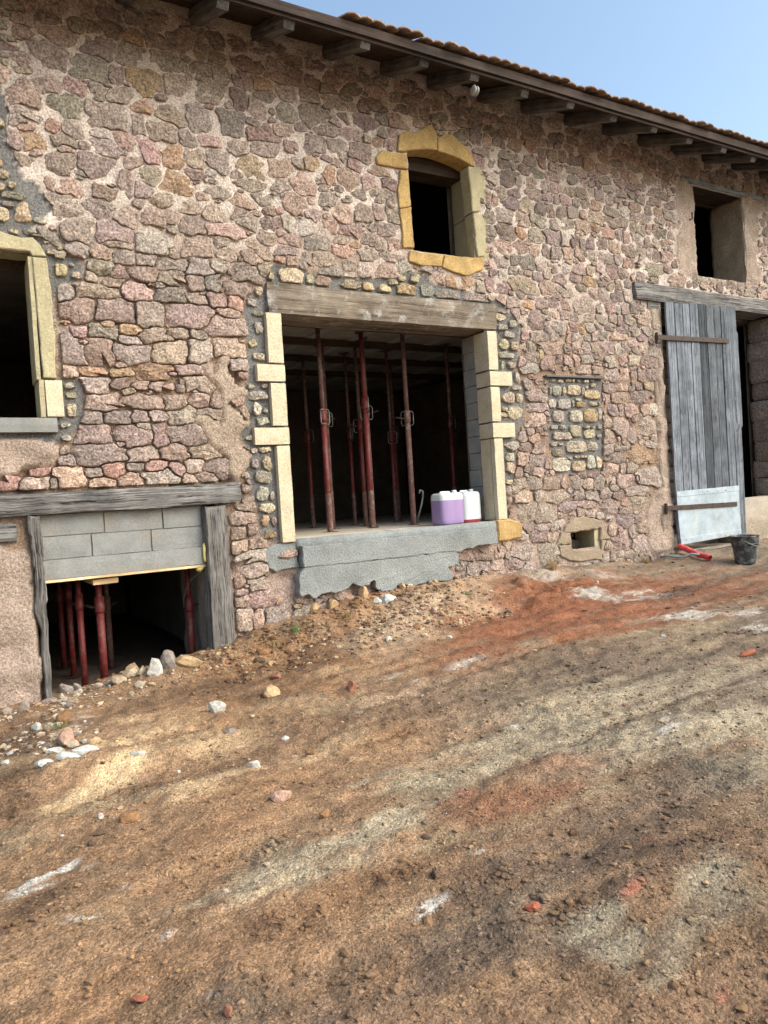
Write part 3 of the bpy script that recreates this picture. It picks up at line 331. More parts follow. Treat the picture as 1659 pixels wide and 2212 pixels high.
ROCKS = [
  (1.30, -0.21, 0.18, 0.13, 't', 'squarish tan stone standing on the rubble in the cellar mouth'),
  (1.25, -0.30, 0.14, 0.09, 'l', 'pale rounded stone in front of the squarish tan one'),
  (1.34, -0.39, 0.10, 0.08, 'l', 'small cream stone against the pale concrete chunk'),
  (1.44, -0.46, 0.16, 0.15, 'w', 'pale broken concrete chunk at the cellar doorway'),
  (1.57, -0.40, 0.14, 0.16, 'g', 'tall grey stone block behind the pale concrete chunk'),
  (1.71, -0.44, 0.24, 0.10, 't', 'long tan stone with dirt on it beside the right post'),
  (1.15, -0.37, 0.12, 0.06, 'l', 'flat pale stone below the red props'),
  (0.77, 0.00, 0.13, 0.08, 'g', 'grey pinkish stone next to the left cellar post'),
  (0.87, 0.00, 0.09, 0.07, 'g', 'dull grey stone at the foot of the thin props'),
  (0.86, -0.11, 0.08, 0.05, 'l', "cream stone just left of the cellar opening's centre"),
  (0.72, -0.16, 0.07, 0.05, 'l', 'small cream stone at the base of the left post'),
  (1.28, -0.57, 0.08, 0.06, 'l', 'pale stone lying below the concrete chunk'),
  (1.01, -0.26, 0.06, 0.04, 'l', 'small pale stone under the thick red prop'),
  (1.08, -0.29, 0.06, 0.04, 'g', "small grey stone right of the thick red prop's foot"),
  (1.54, -0.54, 0.06, 0.05, 'd', 'dark little stone between concrete chunk and tan slab'),
  (0.43, -0.31, 0.08, 0.11, 'g', "grey stone leaning upright against the wall's left base"),
  (0.64, -0.88, 0.10, 0.10, 'o', 'orange brown stone on the slope left of the cellar'),
  (0.46, -0.89, 0.09, 0.07, 'w', 'rounded white stone among the chips at far left'),
  (0.59, -1.52, 0.15, 0.11, 'p', 'large pinkish pale stone in the left sand heap'),
  (0.62, -1.61, 0.08, 0.05, 'l', 'small pale stone touching the large pinkish one'),
  (0.64, -1.94, 0.16, 0.07, 'w', 'pale blue grey concrete slab, upper of the two in the sand'),
  (0.54, -1.97, 0.14, 0.06, 'w', 'pale blue grey concrete slab, lower of the two in the sand'),
  (0.42, -1.96, 0.10, 0.04, 'w', 'thin pale chip left of the two concrete slabs'),
  (0.73, -1.71, 0.09, 0.06, 't', 'sandy stone above the concrete slabs'),
  (1.58, -1.70, 0.12, 0.08, 'w', 'rough white stone alone on brown soil below the cellar'),
  (2.02, -1.59, 0.14, 0.09, 't', 'flat tan stone half buried right of the cellar slope'),
  (2.55, -1.93, 0.10, 0.08, 'r', 'reddish brown angular stone on the dark strip of soil'),
  (1.35, -3.42, 0.10, 0.05, 'p', 'pink tan stone in the middle of the yard'),
  (0.67, -3.11, 0.09, 0.05, 'o', 'brown half buried stone on the left of the yard'),
  (0.48, -3.22, 0.05, 0.04, 'd', 'grey brown oval stone in the left foreground'),
  (0.53, -3.14, 0.06, 0.02, 'd', 'dark flat stone just above the oval one'),
  (0.41, -2.66, 0.09, 0.03, 't', 'flat sandy stone at the left sand ridge'),
  (1.41, -2.88, 0.06, 0.05, 'w', 'bright white lump in the centre left of the yard'),
  (1.50, -2.19, 0.07, 0.03, 'g', 'small flat grey stone below the rough white one'),
  (1.74, -2.55, 0.05, 0.03, 'w', 'small white stone right of the flat grey one'),
  (1.76, -2.90, 0.07, 0.03, 'o', 'small brown stone right of the white lumps'),
  (1.44, -3.73, 0.05, 0.04, 'o', 'orange clod in the middle of the yard'),
  (0.90, -2.25, 0.08, 0.04, 'w', 'flat white chip above the left sand ridge'),
  (0.38, -1.85, 0.05, 0.03, 'w', 'tiny white chip at the far left of the sand heap'),
  (0.56, -2.99, 0.04, 0.03, 'w', 'tiny white stone beside the brown half buried one'),
  (0.43, -4.46, 0.05, 0.01, 'k', 'brick red splinter in the left foreground'),
  (0.63, -4.72, 0.03, 0.03, 'r', 'reddish stone at the very bottom of the yard'),
  (1.68, -4.91, 0.05, 0.03, 'k', 'broken brick piece in the dark soil of the foreground'),
  (1.56, -4.48, 0.05, 0.04, 'd', 'dark brown clod left of the broken brick piece'),
  (5.15, -3.44, 0.14, 0.04, 'k', 'flat brick fragment at the right edge of the yard'),
  (5.22, -2.62, 0.04, 0.03, 'w', 'white pebble on the red soil at right'),
  (3.89, -1.33, 0.05, 0.03, 'w', 'white pebble on the red soil at centre'),
  (2.24, -4.55, 0.05, 0.03, 'd', 'dark grey stone in the right foreground'),
  (3.44, -0.99, 0.07, 0.05, 'w', 'white lump at the foot of the pale heap'),
  (3.17, 0.00, 0.16, 0.12, 't', 'tan stone under the left end of the concrete sill'),
  (3.35, -0.06, 0.15, 0.10, 't', 'tan stone second from the left under the concrete sill'),
  (3.56, -0.01, 0.15, 0.09, 'p', 'pinkish stone third from the left under the concrete sill'),
  (3.67, -0.12, 0.14, 0.14, 't', 'tall tan stone fourth from the left under the concrete sill'),
  (4.14, -0.16, 0.08, 0.08, 't', 'small tan stone under the middle of the concrete sill'),
  (4.13, -0.75, 0.08, 0.06, 'p', 'smooth pinkish pebble on the pale heap'),
  (2.29, -0.67, 0.10, 0.06, 'd', 'dark brown stone on the bank right of the cellar post'),
  (2.38, -0.54, 0.10, 0.06, 'o', 'orange brown stone on the bank right of the cellar post'),
  (2.22, -1.23, 0.07, 0.05, 'r', 'reddish pebble on the dark soil below the bank'),
  (3.75, -0.27, 0.10, 0.07, 'w', 'crumbly white mortar lump under the concrete sill'),
  (3.90, -0.25, 0.17, 0.09, 'w', 'long crumbly white mortar heap under the concrete sill'),
]

# ------------------------------------------------------------------ ground
BX = [-5, .27, .63, 2.24, 2.54, 2.97, 3.49, 4.13, 5.02, 6.49, 8.08, 8.72, 10.5, 14]
BZ = [.0, .05, .06, .26, .37, .49, .56, .59, .59, .56, .46, .55, .55, .6]
def field(x, y):
    x = np.asarray(x, float); y = np.asarray(y, float)
    f = .03 + .042 * np.clip(x, -3, 14); k = np.interp(x, BX, BZ) - f
    return f + k * np.exp(-(np.maximum(0, -y) / .75) ** 1.6)
def relief(x, y):
    p = np.stack([x, y, 0 * x], -1)
    st = np.stack([x * .55 - y * .1, y * 1.9 + x * .15, 0 * x], -1)        # grader drags run along the wall
    n = .030 * fbm(st * 1.1, 3, 3) + .016 * fbm(p * 3.1, 9, 3) + .011 * fbm(p * 11, 15, 3) + .005 * fbm(p * 30, 21, 2)
    rough = np.clip(fbm(p * .9, 31, 2) * .9 + .1, 0, 1)
    n = n + rough * (.020 * np.abs(fbm(p * 15, 41, 3)))
    bank = np.exp(-((y + .55) / .5) ** 2) * ((x > 2) & (x < 6.5))
    n = n + bank * (.045 * fbm(p * 5, 47, 4) + .05 * np.abs(fbm(p * 13, 48, 3)) * np.clip(fbm(p * 2.2, 49, 2) + .4, 0, 1))
    heap = .12 * np.exp(-(((x - 3.85) / .42) ** 2 + ((y + .72) / .24) ** 2)) + .07 * np.exp(-(((x - 1.45) / .45) ** 2 + ((y + .35) / .2) ** 2))
    ridge = .07 * np.exp(-(((x - .75) / .55) ** 2 + ((y + 2.0 + .2 * x) / .12) ** 2)) + .05 * np.exp(-(((x - .9) / .6) ** 2 + ((y + 1.35) / .2) ** 2))
    tr = 0 * x
    for c, sl in ((-2.0, .10), (-2.55, .10), (-3.4, .05), (-3.95, .05)):
        d = (y - (c + sl * x)) / .07
        tr = tr - .013 * np.exp(-d * d) + .008 * np.exp(-(np.abs(d) - 1.9) ** 2)
    return n + heap + ridge + tr * (x > 2.2)
def gheight(x, y):
    x = np.atleast_1d(np.asarray(x, float)); y = np.atleast_1d(np.asarray(y, float))
    near = np.clip(1 - np.maximum(np.abs(x - 5) - 9, 0) / 4, 0, 1)
    return field(x, y) + relief(x, y) * near
def gz(x, y): return float(gheight(x, y)[0])

GC = {'O': (148, 114, 84), 'S': (204, 176, 138), 'B': (84, 66, 54), 'R': (134, 88, 64), 'G': (158, 145, 122), 'W': (196, 188, 176),
      'D': (104, 90, 78), 'K': (158, 104, 84), 'H': (168, 146, 122)}
GC = {k: s2l(v) for k, v in GC.items()}
def soil_colour(x, y):
    p = np.stack([x, y, 0 * x], -1)
    st = np.stack([x * .9 - y * .2, y * 3.2 + x * .3, 0 * x], -1)
    k = np.clip((x - y * .0 - 2.0) / 3.0 + .35 * fbm(p * .6, 61, 3), 0, 1)[:, None]
    c = s2l((146, 117, 90)) * (1 - k) + s2l((129, 114, 98)) * k
    t = np.clip(.5 + .9 * fbm(st * .9, 71, 4), 0, 1)[:, None]
    c = c * (1 - .45 * t) + s2l((114, 92, 74)) * .45 * t
    t = np.clip(fbm(st * 1.6 + 40, 81, 4) * 1.2 - .15, 0, 1)[:, None]
    c = c * (1 - .6 * t) + s2l((156, 138, 110)) * .6 * t
    wx = .10 * fbm(p * 2.3, 91, 4); wy = .10 * fbm(p * 2.3 + 9, 95, 4); edge = fbm(st * 3.5, 99, 4); fine = np.abs(fbm(st * 9 + 3, 97, 3))
    for it in PATCHES.split(';'):
        q = it.split(); a = list(map(float, q[1:]))
        Mx = np.array([[a[2], a[4]], [a[3], a[5]]])
        if abs(np.linalg.det(Mx)) < 1e-6: continue
        Mi = np.linalg.inv(Mx); dx = x + wx - a[0]; dy = y + wy - a[1]
        u = Mi[0, 0] * dx + Mi[0, 1] * dy; v = Mi[1, 0] * dx + Mi[1, 1] * dy; d = np.sqrt(u * u + v * v)
        hard = 1.5 if q[0] in 'WK' else 1.4
        if q[0] in 'WK': d = d + .55 * fine
        w = np.clip((1.15 - d + .45 * edge) * hard, 0, 1)[:, None] * a[6] * (.8 if q[0] in 'BD' else 1.0)
        c = c * (1 - w) + GC[q[0]] * w
    t = np.clip(fbm(np.stack([x * 2.2 - y * .4, y * 9 + x * .9, 0 * x], -1), 111, 4), -1, 1)[:, None]
    c = c * (1 + .20 * t)
    sp = vn(p * 60, 103) * .5 + vn(p * 25, 107) * .5
    return np.clip(c * (1 + .28 * sp)[:, None], 0.01, 0.9)
def ground_grid(xs, ys, hole=None):
    X, Y = np.meshgrid(xs, ys); x, y = X.ravel(), Y.ravel(); z = gheight(x, y)
    ny, nx = X.shape; i = np.arange((ny - 1) * nx).reshape(ny - 1, nx)[:, :-1].ravel()
    F = np.stack([i, i + 1, i + nx + 1, i + nx], 1)
    if hole is not None:
        cx = x[F].mean(1); cy = y[F].mean(1); F = F[~((cx > hole[0]) & (cx < hole[1]) & (cy > hole[2]) & (cy < hole[3]))]
    return np.stack([x, y, z], 1), F
M['soil'] = mineral('soil', None, 70, 0.75, 1.22, 16, 0.84, 1.16, None, 60, 0.014, 0.98, None, 0.8, ((85, 0.55, 0.006, 0.3), (190, 0.4, 0.003, 0.3)))
xs = np.concatenate([np.arange(-1.5, 4.0, .022), np.arange(4.0, 8.0, .032), np.arange(8.0, 13.01, .045)])
ys = np.concatenate([np.arange(-6.6, -3.0, .02), np.arange(-3.0, 0.0, .026), np.array([0.0, .06, .12])])
far_x = np.concatenate([np.array([-600, -250, -100, -40, -20, -10, -6, -4, -2.6]), xs[[0]], np.arange(xs[0] + .5, xs[-1] - .4, .5), xs[[-1]], np.array([13.6, 15, 18, 24, 40, 100, 250, 600])])
far_y = np.concatenate([np.array([-600, -250, -100, -40, -25, -16, -12, -9.5, -8, -7.2]), ys[[0]], np.arange(ys[0] + .5, -.2, .5), np.array([0, .12]), np.array([1, 3, 7, 12, 25, 60, 200, 600])])
v1, f1 = ground_grid(xs, ys)
v2, f2 = ground_grid(far_x, far_y, (xs[0], xs[-1], ys[0], ys[-1]))
inside = (v2[:, 1] > .3) & (v2[:, 0] > -3) & (v2[:, 0] < 14) & (v2[:, 1] < 9.5); v2[inside, 2] = -.25
V = np.vstack([v1, v2]); F = np.vstack([f1, f2 + len(v1)])
me = bpy.data.meshes.new('ground'); me.from_pydata(V.tolist(), [], F.tolist()); me.update()
me.polygons.foreach_set('use_smooth', [True] * len(me.polygons))
at = me.color_attributes.new('col', 'FLOAT_COLOR', 'POINT')
at.data.foreach_set('color', np.hstack([soil_colour(V[:, 0], V[:, 1]), np.ones((len(V), 1))]).ravel())
me.materials.append(M['soil']); g = bpy.data.objects.new('ground', me); COL.objects.link(g)
tag(g, kind='structure', label='brown and grey graded earth yard in front of the barn', cat='ground')

# ------------------------------------------------------------------ the barn
barn = empty('stone_barn', (5.0, 0.0, 0.3))
tag(barn, 'long two storey granite rubble barn under renovation with open doorways', 'barn')
BO = Vector((5.0, 0.0, 0.3))
def under(o, parent):
    """parent keeping the world place"""
    o.parent = parent; o.matrix_parent_inverse = Matrix.Translation(-WORLD[parent.name]); return o
WORLD = {barn.name: BO}
def part(o, parent=None):
    p = parent or barn
    o.parent = p; o.matrix_parent_inverse = Matrix.Translation(-WORLD[p.name])
    WORLD[o.name] = WORLD[p.name] * 0 + Vector(o.location) if False else Vector(o.location)
    return o

OPEN = dict(mid=(3.0, 5.58, 1.2, 3.48), up=(4.64, 5.50, 4.3, 5.47), rwin=(9.55, 10.70, 4.49, 5.79), door=(8.72, 11.3, .3, 4.05),
            lwin=(-.70, .755, 2.44, 3.82), cellar=(.60, 2.20, -.6, 1.62), vent=(6.78, 7.28, .77, .995))
def snap(lines, vals):
    lines = lines.copy()
    for v in vals: lines[np.argmin(abs(lines - v))] = v
    return lines
gx = snap(np.arange(-1.5, 13.51, .03), [o[k] for o in OPEN.values() for k in (0, 1)])
gzl = snap(np.arange(-.6, 6.31, .03), [o[k] for o in OPEN.values() for k in (2, 3)])
X, Z = np.meshgrid(gx, gzl); x, z = X.ravel(), Z.ravel()
p2 = np.stack([x, 0 * x, z], 1)
wob = np.stack([.03 * fbm(p2 * 7, 5, 3), .03 * fbm(p2 * 7, 6, 3)], 1)
xw, zw = x + wob[:, 0], z + wob[:, 1]
HARL = [HARL_LOW, HARL_DOOR, HARL_RWIN_A, HARL_RWIN_B, [(-1.5, -.6), (.60, -.6), (.58, 1.30), (.30, 1.42), (-1.5, 1.42)]]
TOPLEFT = [(-1.5, 3.8), (.55, 3.9), (.80, 4.05), (.95, 4.25), (.72, 4.55), (.62, 4.75), (.66, 5.0), (.55, 5.4), (.60, 5.9), (.72, 6.3), (-1.5, 6.3)]
m_grey = inpoly(xw, zw, GREY_MID) | inpoly(xw, zw, GREY_NICHE) | inpoly(xw, zw, GREY_WIN) | inpoly(xw, zw, TOPLEFT)
m_harl = np.zeros(len(x), bool)
for h in HARL: m_harl |= inpoly(xw, zw, h)
m_beige = inpoly(xw, zw, PATCH_BEIGE)
mc = np.tile(s2l((208, 194, 180)), (len(x), 1))
blend = np.clip((z - 3.2) / 1.2 + .5 * fbm(p2 * 1.1, 8, 3), 0, 1)[:, None]
mc = mc * blend + s2l((152, 130, 110)) * (1 - blend)                     # earthier joints low down
low = np.clip((1.6 - z) / .8, 0, 1)[:, None] * (x > 2.3)[:, None]
mc = mc * (1 - low) + s2l((170, 150, 136)) * low
mc[m_grey] = s2l((120, 119, 115))
mc[m_harl] = s2l((172, 154, 138)); mc[m_beige] = s2l((172, 155, 136))
tintn = fbm(p2 * 3, 12, 3)[:, None]
mc = np.clip(mc * (1 + .10 * tintn) * np.array([1.0, .985, 1.02]), .02, .9)
# depth of the joints: nearly flush high up and right, raked out low on the left
deep = np.clip(1 - (x - 2.2) / 1.2, 0, 1) * np.clip((4.4 - z) / .8, 0, 1)
dep = .004 + .020 * deep + .008 * fbm(p2 * 9, 14, 4) + .005 * fbm(p2 * 28, 18, 2)
lowr = np.clip((x - 2.4) / .5, 0, 1) * np.clip((3.6 - z) / .8, 0, 1); dep = dep + .008 * lowr
dep = dep + .06 * np.clip((fbm(p2 * 6, 77, 2) - .62) * 3, 0, 1) * np.clip(deep + .25, 0, 1)
dep[m_grey] = .018 + .005 * fbm(p2 * 20, 19, 3)[m_grey]
dep[m_harl] = -.020 + .024 * fbm(p2 * 6, 16, 5)[m_harl] + .005 * fbm(p2 * 30, 17, 2)[m_harl]
dep[m_beige] = -.020 + .004 * fbm(p2 * 10, 20, 2)[m_beige]
nz, nx = X.shape; i = np.arange((nz - 1) * nx).reshape(nz - 1, nx)[:, :-1].ravel()
F = np.stack([i, i + 1, i + nx + 1, i + nx], 1); cx = x[F].mean(1); cz = z[F].mean(1); keep = np.ones(len(F), bool)
for o in OPEN.values(): keep &= ~((cx > o[0]) & (cx < o[1]) & (cz > o[2]) & (cz < o[3]))
V = np.stack([x, dep, z], 1)
wall = obj('wall', V - np.array([5.0, 0, 0.3]), F[keep], M['mortar'], None, (5.0, 0, .3), True, mc)
part(wall)

# ---- stones of the wall: a raster of cells grown from seeds
RES = .01; X0, Z0 = -1.5, -.3; NX, NZ = 1500, 660
best = np.full((NZ, NX), 9.0, np.float32); lab = np.full((NZ, NX), -1, np.int32)
rx, rz = np.meshgrid(X0 + (np.arange(NX) + .5) * RES, Z0 + (np.arange(NZ) + .5) * RES)
forb = np.zeros((NZ, NX), bool)
def rect(a, b, c, d): global forb; forb |= (rx > a) & (rx < b) & (rz > c) & (rz < d)
for o in OPEN.values(): rect(*o)
for r in ((2.84, 5.75, 3.47, 3.80), (2.81, 3.0, 1.15, 3.5), (2.68, 3.0, 2.78, 2.97), (2.61, 3.0, 2.16, 2.35), (5.55, 5.73, 1.22, 3.47), (5.55, 5.93, 2.81, 2.99), (5.55, 5.93, 2.19, 2.38),
          (2.70, 4.95, .66, 1.25), (4.9, 5.55, .93, 1.25), (-1.5, 2.46, 1.61, 1.83), (.55, .72, -.3, 1.7), (2.02, 2.32, -.3, 1.7), (-1.5, .50, 1.39, 1.57), (.72, .93, 2.40, 3.84), (-1.5, .88, 2.29, 2.45),
          (8.15, 13.5, 4.03, 4.28), (8.42, 8.75, 3.92, 4.05), (9.25, 11.24, 5.79, 5.88), (6.44, 7.5, 2.93, 3.0), (-1.5, 13.5, 6.2, 6.4), (-1.5, .85, 3.80, 3.98)): rect(*r)
for P in (ARCH_L, ARCH_R, TIE_L, JAMB_LU, JAMB_LD, SILL_A, SILL_B, JAMB_RU, JAMB_RD, VENT_TOP, VENT_LEFT, VENT_SILL, *HARL, PATCH_BEIGE): forb |= inpoly(rx, rz, P)
greyr = inpoly(rx, rz, GREY_MID) | inpoly(rx, rz, GREY_WIN) | inpoly(rx, rz, TOPLEFT); nicher = inpoly(rx, rz, GREY_NICHE)
greynich = greyr | nicher
occ = forb.copy()
_q = np.stack([rx.ravel(), 0 * rx.ravel(), rz.ravel()], 1)
rxw = rx + (.013 * fbm(_q * 9, 201, 3) + .0).reshape(rx.shape); rzw = rz + (.013 * fbm(_q * 9 + 5, 211, 3)).reshape(rx.shape)
seeds = []                     # (x, z, a, b, rot, colour key, kind)
def splat(sd):
    x, z, a, b, rot, c, kind = sd; k = len(seeds); seeds.append(sd)
    lim = {'rubble_stone': 1.42, 'surround_stone': .99}.get(kind, 1.0)
    R = max(a, b) * lim * 1.25
    i0, i1 = max(0, int((x - R - X0) / RES)), min(NX, int((x + R - X0) / RES) + 1); j0, j1 = max(0, int((z - R - Z0) / RES)), min(NZ, int((z + R - Z0) / RES) + 1)
    if i0 >= i1 or j0 >= j1: return
    wv = 1.0 if kind == 'rubble_stone' else .4
    dx = rx[j0:j1, i0:i1] * (1 - wv) + rxw[j0:j1, i0:i1] * wv - x; dz = rz[j0:j1, i0:i1] * (1 - wv) + rzw[j0:j1, i0:i1] * wv - z; cr, sr = math.cos(rot), math.sin(rot)
    u = (dx * cr + dz * sr) / a; w = (-dx * sr + dz * cr) / b
    if kind == 'infill_stone':
        pw = 2.8 + 1.6 * ((k * .618) % 1); d = (np.abs(u) ** pw + np.abs(w) ** pw) ** (1 / pw)
    else:                                                       # a random broken polygon as unit shape
        mm = int(rng.integers(5, 8)); t0 = rng.uniform(0, 6.28); d = np.zeros_like(u)
        if rng.random() < .68: mm = 4; t0 = rng.normal(0, .16)
        for q in range(mm):
            tt = t0 + (q + rng.uniform(-.22, .22)) * 2 * math.pi / mm; d = np.maximum(d, (u * math.cos(tt) + w * math.sin(tt)) / rng.uniform(.86, 1.06))
        d = np.maximum(d, .80 * np.hypot(u, w))
    B = best[j0:j1, i0:i1]; Lb = lab[j0:j1, i0:i1]; fb = forb[j0:j1, i0:i1] | (greynich[j0:j1, i0:i1] if kind == 'rubble_stone' else False)
    m = (d < B) & (d < lim) & ~fb; B[m] = d[m]; Lb[m] = k
    occ[j0:j1, i0:i1] |= d < .92
def place(s, kind):
    for it in s.split(';'):
        q = it.split(); a = list(map(float, q[:4])); splat((a[0], a[1], max(.02, a[2]), max(.018, a[3]), math.radians(float(q[5])) if len(q) > 5 else 0.0, q[4], kind))
place_rubble = None
place(RUBBLE, 'rubble_stone'); place(INFILL, 'infill_stone'); place(SURROUND, 'surround_stone')
def rubble_key(x, z):
    return pick('gpodlr', (6, 5, .35, 2.2, .8, .25) if z > 4.3 or x > 5.8 else (5, 6, .6, .8, .8, .5))
def courses():
    z = -.25
    while z < 6.15:
        hgt = rng.uniform(.11, .19) if z < 4.6 else rng.uniform(.10, .17); x = -1.45
        while x < 13.4:
            w = rng.uniform(.13, .34) * (1.0 if x < 4.5 else .88); cx, cz = x + w / 2, z + hgt / 2 + rng.normal(0, .018) + .03 * math.sin(x * 1.3 + z)
            x += w; i, j = int((cx - X0) / RES), int((cz - Z0) / RES)
            if not (0 <= i < NX and 0 <= j < NZ) or occ[j, i] or greynich[j, i]: continue
            if any(occ[min(NZ - 1, max(0, int((cz + dz * hgt - Z0) / RES))), min(NX - 1, max(0, int((cx + dx * w - X0) / RES)))] for dx, dz in ((-.33, 0), (.33, 0), (0, .33), (0, -.33))): continue
            hh = hgt * rng.uniform(.8, 1.1)
            splat((cx, cz, w / 2 * .97, hh / 2 * .97, rng.normal(0, .07), rubble_key(cx, cz), 'rubble_stone'))
        z += hgt
def pick(keys, w): return keys[int(rng.choice(len(keys), p=np.array(w) / sum(w)))]
courses()
for (sa, sb, tries) in ((.125, .085, 5000), (.09, .06, 6000), (.06, .038, 3500), (.036, .022, 900)):
    free = np.flatnonzero(~occ.ravel()); rng.shuffle(free)
    for q in free[:tries]:
        j, i = divmod(int(q), NX)
        if occ[j, i]: continue
        x = X0 + (i + .5) * RES; z = Z0 + (j + .5) * RES
        gr, ni = greyr[j, i], nicher[j, i]
        if ni: continue
        f = rng.uniform(.8, 1.25); a = sa * f * rng.uniform(.75, 1.35); b = sb * f
        if gr and (sa > .10 or sa < .05): continue
        big = .9 if x < 4 else .78
        a *= big; b *= big
        ok = True; chk = .8 if not gr else 1.06
        for t in range(8):
            ii = int((x + math.cos(t * .785) * a * chk - X0) / RES); jj = int((z + math.sin(t * .785) * b * chk - Z0) / RES)
            if not (0 <= ii < NX and 0 <= jj < NZ) or occ[jj, ii]: ok = False; break
        if not ok: continue
        if gr: splat((x, z, a, b, rng.normal(0, .1), pick('tgol', (5, 4, 1, 1)), 'surround_stone'))
        else:
            splat((x, z, a, b, rng.normal(0, .12), rubble_key(x, z), 'rubble_stone'))
PAL = {'g': (150, 136, 126), 'p': (166, 143, 129), 'o': (158, 128, 98), 'd': (132, 116, 107), 'l': (182, 170, 158), 'r': (168, 132, 117), 't': (174, 156, 132), 'y': (176, 158, 116)}
PAL = {k: s2l(.66 * np.array(v) + .34 * np.array((152, 137, 127))) * np.array([1.0, .99, .995]) for k, v in PAL.items()}
REP = {k: s2l(.7 * np.array(v) + .3 * np.array((158, 148, 136))) for k, v in {'g': (150, 142, 130), 'p': (168, 148, 132), 'o': (168, 138, 102), 'd': (128, 108, 90), 'l': (184, 176, 160), 'r': (168, 130, 110), 't': (178, 162, 132), 'y': (184, 168, 122)}.items()}
def stone_geo(k, y0=0.0, n=None):
    x, z, a, b, rot, c, kind = seeds[k]
    n = n or (34 if max(a, b) > .10 else 22 if max(a, b) > .055 else 13)
    th = np.arange(n) * 2 * np.pi / n + rng.uniform(0, .3); rr = np.linspace(.0, 1.75, 64)
    cr, sr = math.cos(rot), math.sin(rot); ca, sa = np.cos(th) * a, np.sin(th) * b
    ux = ca * cr - sa * sr; uz = ca * sr + sa * cr
    px = x + ux[:, None] * rr; pz = z + uz[:, None] * rr
    ii = ((px - X0) / RES).astype(int).clip(0, NX - 1); jj = ((pz - Z0) / RES).astype(int).clip(0, NZ - 1)
    mine = lab[jj, ii] == k
    stop = np.argmin(mine, 1); r = rr[np.maximum(stop - 1, 0)]
    if r.max() < .35: return None
    L = np.hypot(ux, uz); gap = .005 if kind == 'rubble_stone' else .004
    R = np.maximum(r - gap / L, .12); R = .92 * R + .04 * (np.roll(R, 1) + np.roll(R, -1)); R = R * (1 + rng.normal(0, .018, n))
    ox, oz = ux * R, uz * R
    if kind == 'rubble_stone':
        deepk = float(np.clip(1 - (x - 2.2) / 1.2, 0, 1) * np.clip((4.4 - z) / .8, 0, 1))
        h = rng.uniform(.009, .020) + .016 * deepk
    else: h = rng.uniform(.012, .028)
    h = min(h, .5 * min(a, b) + .006)
    tx, tz = rng.normal(0, .05, 2)
    pl = [(rng.uniform(0, 6.28), rng.uniform(.1, .6), rng.uniform(.06, .26)) for _ in range(3)]
    rings = [(1.02, .075), (1.0, .010), (.975, -.72 * h), (.88, -.95 * h), (.66, -1.0 * h), (.36, -1.0 * h)]
    V = []
    for fct, y in rings:
        px, pz = ox * fct, oz * fct; yy = np.full(n, y)
        if y < 0:
            yy = yy + tx * px + tz * pz
            if fct > .4:
                for (t0, c0, s0) in pl: yy = yy + s0 * np.maximum(0, np.cos(t0) * px + np.sin(t0) * pz - c0 * math.hypot(a, b) * .7)
            w = np.stack([x + px, np.zeros(n), z + pz], 1); yy = yy + .010 * fbm(w * 16 + k, 3, 3)
        V.append(np.stack([px, yy + y0, pz], 1))
    V = np.vstack(V + [np.array([[0, -1.08 * h + y0 + .008 * vn(np.array([[x * 9, k, z * 9.]]))[0], 0]])])
    F = []
    for q in range(len(rings) - 1):
        for t in range(n): F.append([q * n + t, q * n + (t + 1) % n, (q + 1) * n + (t + 1) % n, (q + 1) * n + t])
    q = len(rings) - 1
    for t in range(n): F.append([q * n + t, q * n + (t + 1) % n, len(V) - 1])
    area = .5 * abs(np.sum(ox * np.roll(oz, -1) - np.roll(ox, -1) * oz))
    base = (PAL if kind == 'rubble_stone' else REP)[c] * (1 + rng.normal(0, .10)) * (1 + rng.normal(0, .03, 3))
    return V, F, area, np.clip(base, .03, .8), (x, 0.0, z)
geo = []
for k, sd_ in enumerate(seeds):
    g_ = stone_geo(k)
    if g_ and g_[2] > 2e-4: geo.append((g_[2] * 100 / (g_[4][0] ** 2 + 47 + (g_[4][2] - 1.6) ** 2) * (1.0 if -.2 < g_[4][0] < 11.6 else .01), sd_[6], g_))
geo.sort(key=lambda q: -q[0])
count = {}; rest = {}
for s_, kind, (v, f, ar, c, loc) in geo:
    count[kind] = count.get(kind, 0) + 1
    if count[kind] <= (300 if kind == 'rubble_stone' else 130):
        part(obj(kind, v, f, M['granite'], None, loc, False, c), wall)
    else: rest.setdefault(kind, []).append((v + np.array(loc), f, c))
for kind, L_ in rest.items():
    v, f = join([(a, b) for a, b, c in L_]); cc = np.vstack([np.tile(c, (len(a), 1)) for a, b, c in L_])
    o = obj('small_' + kind + 's', v - np.array(BO), f, M['granite'], None, BO, False, cc); o['kind'] = 'stuff'; part(o, wall)
print('STONES', count)

